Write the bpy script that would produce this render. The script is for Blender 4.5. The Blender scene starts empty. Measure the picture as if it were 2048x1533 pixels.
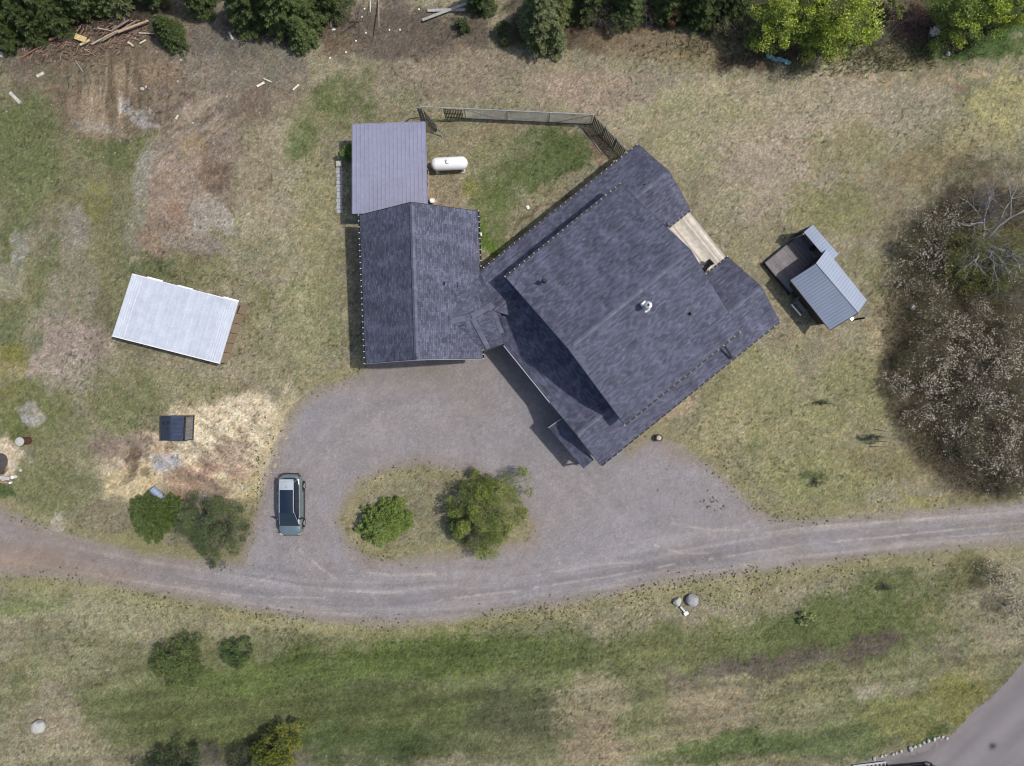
import bpy, math, random
import numpy as np
from mathutils import Vector, Matrix
random.seed(7); rng = np.random.default_rng(7)
R = math.radians
scene = bpy.context.scene
# ---------------------------------------------------------------- camera, sky, sun, exposure
H = 54.65; FPX = 1421.0                       # drone height (m), focal length in photo pixels
cam_d = bpy.data.cameras.new('camera'); cam = bpy.data.objects.new('camera', cam_d)
scene.collection.objects.link(cam); scene.camera = cam
cam.location = (0, 0, H); cam.rotation_euler = (0, 0, 0)
cam_d.sensor_width = 36; cam_d.lens = 36 * FPX / 2048.0
cam_d.clip_start = .5; cam_d.clip_end = 5000
scene.cycles.filter_width = 1.1
scene.render.resolution_x = 1024; scene.render.resolution_y = 766
SUN = Vector((.56, .08, 1)).normalized()
wd = bpy.data.worlds.new("World"); scene.world = wd; wd.use_nodes = True
nt = wd.node_tree; sky = nt.nodes.new('ShaderNodeTexSky'); sky.sky_type = 'NISHITA'
sky.sun_disc = False; sky.sun_elevation = R(60.5); sky.sun_rotation = R(82)
sky.air_density = 1.2; sky.dust_density = 2.5
nt.links.new(sky.outputs[0], nt.nodes['Background'].inputs[0]); nt.nodes['Background'].inputs[1].default_value = .12
ld = bpy.data.lights.new('sun', 'SUN'); ld.energy = 3.3; ld.angle = R(1.6); ld.color = (1, .955, .89)
lo = bpy.data.objects.new('sun', ld); scene.collection.objects.link(lo)
lo.rotation_euler = SUN.to_track_quat('Z', 'Y').to_euler(); lo.location = (30, 5, 60)
scene.view_settings.view_transform = 'Standard'; scene.view_settings.look = 'None'
scene.view_settings.exposure = 0.0; scene.view_settings.gamma = 1

# ---------------------------------------------------------------- helpers
C = scene.collection
ORG = {}
def W(px, py, z=0.0):
    s = (H - z) / FPX
    return Vector(((px - 1024) * s, (766 - py) * s, z))
def lin(c):
    return [((v/255)/12.92 if v/255 <= .04045 else ((v/255+.055)/1.055)**2.4) for v in c]
KD = 1.38
def alb(c, k=None): return [min(.9, v / (k or KD)) for v in lin(c)]

def link(o, parent=None):
    C.objects.link(o)
    if parent is not None: o.parent = parent
    return o
def org(o):
    while o is not None:
        if o.name in ORG: return ORG[o.name]
        o = o.parent
    return Vector((0, 0, 0))
def thing(name, label, cat, loc=(0, 0, 0), group=None, rz=0):
    o = bpy.data.objects.new(name, None); C.objects.link(o); o.location = loc; o.rotation_euler.z = rz
    o.empty_display_size = .3
    o['label'] = label; o['category'] = cat
    if group: o['group'] = group
    ORG[o.name] = Vector(loc)
    return o
def tag(o, label, cat, group=None):
    o['label'] = label; o['category'] = cat
    if group: o['group'] = group
    return o

class MB:
    def __init__(s): s.v = []; s.f = []; s.m = []; s.uv = {}; s.c = []
    def add(s, vs, fs, mi=0, col=None):
        b = len(s.v); s.v += [tuple(v) for v in vs]
        for f in fs: s.f.append([b + i for i in f]); s.m.append(mi); s.c.append(col)
        return s
    def box(s, c, d, rz=0, mi=0, col=None, tilt=None):
        c = Vector(c); m = Matrix.Rotation(rz, 3, 'Z')
        if tilt is not None: m = m @ tilt
        vs = [c + m @ Vector((sx*d[0]/2, sy*d[1]/2, sz*d[2]/2)) for sz in (-1, 1) for sy in (-1, 1) for sx in (-1, 1)]
        return s.add(vs, [(0,2,3,1),(4,5,7,6),(0,1,5,4),(2,6,7,3),(0,4,6,2),(1,3,7,5)], mi, col)
    def beam(s, a, b, w, h=None, mi=0, col=None, up=(0, 0, 1)):
        a = Vector(a); b = Vector(b); h = h or w; d = (b - a); L = d.length; d.normalize()
        u = Vector(up)
        if abs(d.dot(u)) > .98: u = Vector((0, 1, 0))
        x = d.cross(u).normalized() * w / 2; y = x.cross(d).normalized() * h / 2
        vs = [p + sx*x + sy*y for p in (a, b) for sx, sy in ((-1,-1),(1,-1),(1,1),(-1,1))]
        return s.add(vs, [(3,2,1,0),(4,5,6,7),(0,1,5,4),(1,2,6,5),(2,3,7,6),(3,0,4,7)], mi, col)
    def tube(s, a, b, r0, r1=None, n=8, mi=0, col=None, cap=True):
        a = Vector(a); b = Vector(b); r1 = r0 if r1 is None else r1
        d = (b - a).normalized(); u = Vector((0, 0, 1)) if abs(d.z) < .95 else Vector((1, 0, 0))
        x = d.cross(u).normalized(); y = d.cross(x).normalized()
        vs = []
        for p, r in ((a, r0), (b, r1)):
            for i in range(n):
                t = 2*math.pi*i/n; vs.append(p + r*(math.cos(t)*x + math.sin(t)*y))
        fs = [(i, (i+1) % n, n + (i+1) % n, n + i) for i in range(n)]
        fs = [f[::-1] for f in fs]
        if cap: fs += [tuple(range(n)), tuple(range(2*n-1, n-1, -1))]
        return s.add(vs, fs, mi, col)
    def lathe(s, c, prof, n=16, mi=0, col=None):
        c = Vector(c); vs = []; fs = []
        for r, z in prof:
            for i in range(n):
                t = 2*math.pi*i/n; vs.append(c + Vector((r*math.cos(t), r*math.sin(t), z)))
        for k in range(len(prof)-1):
            for i in range(n): fs.append((k*n+i, k*n+(i+1) % n, (k+1)*n+(i+1) % n, (k+1)*n+i))
        fs.append(tuple(range(n-1, -1, -1))); fs.append(tuple((len(prof)-1)*n+i for i in range(n)))
        return s.add(vs, fs, mi, col)
    def prism(s, top, thick, mi=0):
        top = [Vector(p) for p in top]; n = len(top)
        nn = (top[1]-top[0]).cross(top[2]-top[0])
        if nn.z < 0: top = top[::-1]
        bot = [p - Vector((0, 0, thick)) for p in top]
        fs = [tuple(range(n)), tuple(range(2*n-1, n-1, -1))] + [(i, n+i, n+(i+1) % n, (i+1) % n) for i in range(n)]
        return s.add(top + bot, fs, mi)
    def build(s, name, mats, parent=None, smooth=False, world=True, uvf=None):
        me = bpy.data.meshes.new(name)
        o0 = org(parent) if (world and parent is not None) else Vector((0, 0, 0))
        me.from_pydata([(v[0]-o0.x, v[1]-o0.y, v[2]-o0.z) for v in s.v], [], s.f)
        if not isinstance(mats, (list, tuple)): mats = [mats]
        for m in mats: me.materials.append(m)
        me.polygons.foreach_set('material_index', s.m)
        if smooth: me.polygons.foreach_set('use_smooth', [True]*len(s.f))
        if any(c is not None for c in s.c):
            ca = me.color_attributes.new('Col', 'FLOAT_COLOR', 'CORNER')
            a = []
            for f, c in zip(s.f, s.c):
                c = c if c is not None else (1, 1, 1)
                if not isinstance(c, (tuple, list)): c = (c, c, c)
                a += [c[0], c[1], c[2], 1]*len(f)
            ca.data.foreach_set('color', a)
        if uvf:
            uvl = me.uv_layers.new(name='UVMap')
            d = []
            for f in s.f:
                for i in f: d += list(uvf(Vector(s.v[i])))
            uvl.data.foreach_set('uv', d)
        me.update()
        o = bpy.data.objects.new(name, me); link(o, parent)
        return o

def fast_mesh(name, V, F, mats, parent=None, colors=None, smooth=False, corner=False):
    """V (n,3), F (m,k) numpy -> object"""
    me = bpy.data.meshes.new(name); n, k = F.shape
    me.vertices.add(len(V)); me.vertices.foreach_set('co', np.ascontiguousarray(V, dtype=np.float32).ravel())
    me.loops.add(n*k); me.loops.foreach_set('vertex_index', np.ascontiguousarray(F, dtype=np.int32).ravel())
    me.polygons.add(n); me.polygons.foreach_set('loop_start', np.arange(0, n*k, k, dtype=np.int32))
    me.update(calc_edges=True)
    if smooth: me.polygons.foreach_set('use_smooth', np.ones(n, dtype=bool))
    if colors is not None:
        ca = me.color_attributes.new('Col', 'FLOAT_COLOR', 'POINT')
        cc = np.ones((len(V), 4), dtype=np.float32); cc[:, :colors.shape[1]] = colors
        ca.data.foreach_set('color', cc.ravel())
    if not isinstance(mats, (list, tuple)): mats = [mats]
    for m in mats: me.materials.append(m)
    o = bpy.data.objects.new(name, me); link(o, parent)
    return o

# value noise in numpy
_tab = rng.random((256, 256))
def vnoise(x, y, seed=0):
    x = x + seed*17.31; y = y + seed*9.77
    xi = np.floor(x).astype(int); yi = np.floor(y).astype(int); fx = x-xi; fy = y-yi
    fx = fx*fx*(3-2*fx); fy = fy*fy*(3-2*fy)
    a = _tab[xi & 255, yi & 255]; b = _tab[(xi+1) & 255, yi & 255]; c = _tab[xi & 255, (yi+1) & 255]; d = _tab[(xi+1) & 255, (yi+1) & 255]
    return (a*(1-fx)+b*fx)*(1-fy)+(c*(1-fx)+d*fx)*fy
def fbm(x, y, s=1.0, o=4, seed=0, g=.5):
    r = 0; a = 1; t = 0
    for i in range(o):
        r = r + a*vnoise(x*s, y*s, seed+i*3); t += a; a *= g; s *= 2.03
    return r/t*2-1          # -1..1

# ---------------------------------------------------------------- materials
def mat(name, col, rough=.8, metal=0, var=.15, scale=3, bump=0, bscale=30, attr=False, spec=None, detail=4, speck=0, speck_scale=25, trans=0, coat=0, bdist=.02):
    m = bpy.data.materials.new(name); m.use_nodes = True; t = m.node_tree; N = t.nodes; L = t.links
    b = N['Principled BSDF']; b.inputs['Roughness'].default_value = rough; b.inputs['Metallic'].default_value = metal
    if spec is not None: b.inputs['Specular IOR Level'].default_value = spec
    if coat: b.inputs['Coat Weight'].default_value = coat; b.inputs['Coat Roughness'].default_value = .08
    tc = N.new('ShaderNodeTexCoord')
    if attr:
        a = N.new('ShaderNodeAttribute'); a.attribute_name = 'Col'; base = a.outputs['Color']
        mx = N.new('ShaderNodeMix'); mx.data_type = 'RGBA'; mx.blend_type = 'MULTIPLY'; mx.inputs[0].default_value = 1
        mx.inputs[7].default_value = (*col, 1); L.new(base, mx.inputs[6]); base = mx.outputs[2]
    else:
        r = N.new('ShaderNodeRGB'); r.outputs[0].default_value = (*col, 1); base = r.outputs[0]
    def mul(src, sc, lo, hi, det=detail, p0=.3, p1=.7, rough_=.6):
        n = N.new('ShaderNodeTexNoise'); n.inputs['Scale'].default_value = sc; n.inputs['Detail'].default_value = det; n.inputs['Roughness'].default_value = rough_
        L.new(tc.outputs['Object'], n.inputs['Vector'])
        mr = N.new('ShaderNodeMapRange'); mr.inputs[1].default_value = p0; mr.inputs[2].default_value = p1; mr.inputs[3].default_value = lo; mr.inputs[4].default_value = hi
        L.new(n.outputs[0], mr.inputs[0])
        v = N.new('ShaderNodeVectorMath'); v.operation = 'SCALE'; L.new(src, v.inputs[0]); L.new(mr.outputs[0], v.inputs['Scale'])
        return v.outputs[0]
    if var: base = mul(base, scale, 1-var, 1+var)
    if speck: base = mul(base, speck_scale, 1-speck, 1+speck, 2, .35, .65)
    L.new(base, b.inputs['Base Color'])
    if bump:
        n = N.new('ShaderNodeTexNoise'); n.inputs['Scale'].default_value = bscale; n.inputs['Detail'].default_value = 4
        L.new(tc.outputs['Object'], n.inputs['Vector'])
        bp = N.new('ShaderNodeBump'); bp.inputs['Strength'].default_value = bump; bp.inputs['Distance'].default_value = bdist
        L.new(n.outputs[0], bp.inputs['Height']); L.new(bp.outputs[0], b.inputs['Normal'])
    if trans:
        ts = N.new('ShaderNodeBsdfTranslucent'); L.new(base, ts.inputs[0]); ms = N.new('ShaderNodeMixShader'); ms.inputs[0].default_value = trans
        L.new(b.outputs[0], ms.inputs[1]); L.new(ts.outputs[0], ms.inputs[2]); L.new(ms.outputs[0], N['Material Output'].inputs[0])
    return m

def shingle_mat(name, col):
    m = bpy.data.materials.new(name); m.use_nodes = True; t = m.node_tree; N = t.nodes; L = t.links
    b = N['Principled BSDF']; b.inputs['Roughness'].default_value = .92; b.inputs['Specular IOR Level'].default_value = .25
    uv = N.new('ShaderNodeUVMap'); tc = N.new('ShaderNodeTexCoord')
    br = N.new('ShaderNodeTexBrick'); br.offset = .37; br.offset_frequency = 3; br.squash_frequency = 1
    br.inputs['Scale'].default_value = 1; br.inputs['Brick Width'].default_value = .31; br.inputs['Row Height'].default_value = .145
    br.inputs['Mortar Size'].default_value = .012; br.inputs['Mortar Smooth'].default_value = .3; br.inputs['Bias'].default_value = 0
    br.inputs['Color1'].default_value = (*[c*.68 for c in col], 1); br.inputs['Color2'].default_value = (*[c*1.32 for c in col], 1)
    br.inputs['Mortar'].default_value = (*[c*.55 for c in col], 1)
    L.new(uv.outputs[0], br.inputs['Vector'])
    def mul(src, vec, sc, lo, hi, det=4, mapv=None):
        n = N.new('ShaderNodeTexNoise'); n.inputs['Scale'].default_value = sc; n.inputs['Detail'].default_value = det
        if mapv:
            mp = N.new('ShaderNodeMapping'); mp.inputs['Scale'].default_value = mapv; L.new(vec, mp.inputs[0]); vec = mp.outputs[0]
        L.new(vec, n.inputs['Vector'])
        mr = N.new('ShaderNodeMapRange'); mr.inputs[1].default_value = .3; mr.inputs[2].default_value = .7; mr.inputs[3].default_value = lo; mr.inputs[4].default_value = hi
        L.new(n.outputs[0], mr.inputs[0])
        v = N.new('ShaderNodeVectorMath'); v.operation = 'SCALE'; L.new(src, v.inputs[0]); L.new(mr.outputs[0], v.inputs['Scale']); return v.outputs[0]
    c = mul(br.outputs[0], uv.outputs[0], .55, .86, 1.14, 3)
    c = mul(c, uv.outputs[0], 1.2, .9, 1.1, 3, (1, .25, 1))
    c = mul(c, uv.outputs[0], 6, .86, 1.15, 3, (.5, 1.3, 1))
    c = mul(c, tc.outputs['Object'], 22, .82, 1.2, 2)
    c = mul(c, uv.outputs[0], .55, .86, 1.14, 4, (2.2, .9, 1))
    L.new(c, b.inputs['Base Color'])
    bp = N.new('ShaderNodeBump'); bp.inputs['Strength'].default_value = .5; bp.inputs['Distance'].default_value = .01
    L.new(br.outputs['Fac'], bp.inputs['Height']); bp.invert = True; L.new(bp.outputs[0], b.inputs['Normal'])
    return m

M = {}
M['shingle'] = shingle_mat('shingle', (.094, .098, .140))
M['ridge_cap'] = mat('ridge_cap', (.108, .112, .155), .9, attr=True, var=.15, scale=5, speck=.15)
M['trim_dark'] = mat('trim_dark', (.022, .022, .028), .5, var=.1)
M['trim_white'] = mat('trim_white', (.72, .72, .74), .5, var=.06)
M['fascia'] = mat('fascia', (.30, .30, .34), .5, var=.08)
M['siding'] = mat('siding', (.16, .15, .14), .8, var=.1, scale=4, bump=.2, bscale=8)
M['log'] = mat('log', (.25, .19, .13), .8, var=.2, scale=6, bump=.3)
M['glass'] = mat('glass', (.02, .025, .03), .06, var=0, spec=.8)
M['metal_purple'] = mat('metal_purple', (.25, .25, .34), .42, metal=.15, var=.07, scale=.8, attr=False, speck=.05, speck_scale=4)
M['metal_silver'] = mat('metal_silver', (.60, .635, .70), .42, metal=.25, var=.09, scale=1.1, attr=True, speck=.05, speck_scale=6)
M['metal_blue'] = mat('metal_blue', (.33, .375, .47), .5, metal=.1, var=.06, scale=1)
M['metal_navy'] = mat('metal_navy', (.035, .048, .085), .3, metal=.2, var=.25, scale=2.2)
M['chrome'] = mat('chrome', (.62, .62, .64), .25, metal=.8, var=.1)
M['steel_dark'] = mat('steel_dark', (.02, .02, .022), .45, var=.1)
M['galv'] = mat('galv', (.42, .43, .44), .45, metal=.5, var=.1)
M['white_paint'] = mat('white_paint', (.82, .82, .83), .35, var=.03, scale=2)
M['plank'] = mat('plank', (1, 1, 1), .85, attr=True, var=.2, scale=4, speck=.12, speck_scale=40)
M['wood'] = mat('wood', (.30, .22, .15), .85, attr=False, var=.3, scale=3, bump=.3)
M['wood_col'] = mat('wood_col', (1, 1, 1), .85, attr=True, var=.25, scale=5, bump=.3)
M['wood_grey'] = mat('wood_grey', (.22, .205, .19), .88, var=.3, scale=4, bump=.3)
M['stone'] = mat('stone', (.34, .34, .35), .85, var=.25, scale=4, bump=.5, speck=.1)
M['stone_pale'] = mat('stone_pale', (.42, .41, .38), .85, var=.15, scale=4, bump=.4, speck=.08)
M['concrete'] = mat('concrete', (.42, .40, .36), .9, var=.2, scale=6, bump=.3)
M['rubber'] = mat('rubber', (.014, .014, .015), .8, var=.1)
M['bark'] = mat('bark', (.10, .085, .07), .9, var=.3, scale=8, bump=.5)
M['bark_pale'] = mat('bark_pale', (.33, .32, .32), .8, var=.3, scale=7, bump=.3)
M['bark_grey'] = mat('bark_grey', (.16, .148, .145), .9, var=.25, scale=8)
M['twig'] = mat('twig', (.165, .13, .12), .9, var=.25, scale=3)
M['leaf'] = mat('leaf', (1, 1, 1), .6, attr=True, var=.18, scale=2.5, trans=.22)
M['needle'] = mat('needle', (1, 1, 1), .6, attr=True, var=.18, scale=2.5, trans=.08)
M['petal'] = mat('petal', (1, 1, 1), .7, attr=True, var=.1, trans=.15)
M['tuft'] = mat('tuft', (1, 1, 1), .9, attr=True, var=.1, trans=.2, spec=.1)
M['teal'] = mat('teal', (.20, .42, .42), .6, var=.25, scale=8, bump=.5)
M['rust'] = mat('rust', (.11, .045, .03), .8, var=.3, scale=9)
M['straw'] = mat('straw', (.62, .55, .42), .9, var=.2, scale=9, bump=.5)

M['hut_wall_shade'] = mat('hut_wall_shade', (.05, .04, .035), .85, var=.2)  # near-black brown: the shadow on the hut walls is put into their colour
M['hanger'] = mat('hanger', (.5, .5, .52), .6, var=.1)
# ---------------------------------------------------------------- ground, drive, road
def px2w(p): return ((p[0]-1024)*H/FPX, (766-p[1])*H/FPX)
DRIVE = [(-420,1000),(0,1018),(60,1047),(180,1086),(290,1110),(400,1126),(484,1122),(500,1070),(522,1010),(530,955),(556,895),(575,845),(602,806),(645,778),(700,762),(735,738),(750,700),(960,690),(1010,640),(1100,700),(1240,860),
 (1260,905),(1310,872),(1345,888),(1400,925),(1450,962),(1500,1012),(1540,1038),(1590,1045),(1750,1034),(1900,1018),(2048,1006),(2500,960),(2500,1040),(2048,1084),(1900,1094),(1750,1109),(1550,1136),(1400,1153),(1300,1168),(1200,1192),(1100,1208),(1000,1222),(900,1240),(780,1250),(650,1240),(500,1216),(350,1190),(200,1161),(100,1149),(0,1150),(-420,1125)]
ISLAND = [(688,1000),(716,966),(765,938),(838,924),(900,935),(960,948),(1010,968),(1040,1005),(1072,1050),(1066,1080),(985,1102),(900,1112),(800,1122),(730,1120),(690,1084),(674,1040)]
ROAD2 = [(2300,1180),(2120,1262),(2048,1328),(2008,1376),(1978,1404),(1950,1424),(1926,1452),(1906,1474),(1850,1492),(1790,1512),(1715,1530),(1560,1600),(1400,1800),(2300,1800)]
def sdist(X, Y, poly):
    P = np.array([px2w(p) for p in poly]); n = len(P); x = X.ravel(); y = Y.ravel()
    d = np.full(x.shape, 1e9); ins = np.zeros(x.shape, bool)
    for i in range(n):
        a = P[i]; b = P[(i+1) % n]; e = b-a
        t = np.clip(((x-a[0])*e[0]+(y-a[1])*e[1])/(e@e), 0, 1)
        d = np.minimum(d, (x-a[0]-t*e[0])**2+(y-a[1]-t*e[1])**2)
        if a[1] != b[1]:
            c = ((a[1] > y) != (b[1] > y)) & (x < (b[0]-a[0])*(y-a[1])/(b[1]-a[1])+a[0]); ins ^= c
    d = np.sqrt(d); return np.where(ins, d, -d).reshape(X.shape)
def drive_sd(X, Y):
    return np.minimum(sdist(X, Y, DRIVE), -sdist(X, Y, ISLAND))
def road_sd(X, Y): return sdist(X, Y, ROAD2)

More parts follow.
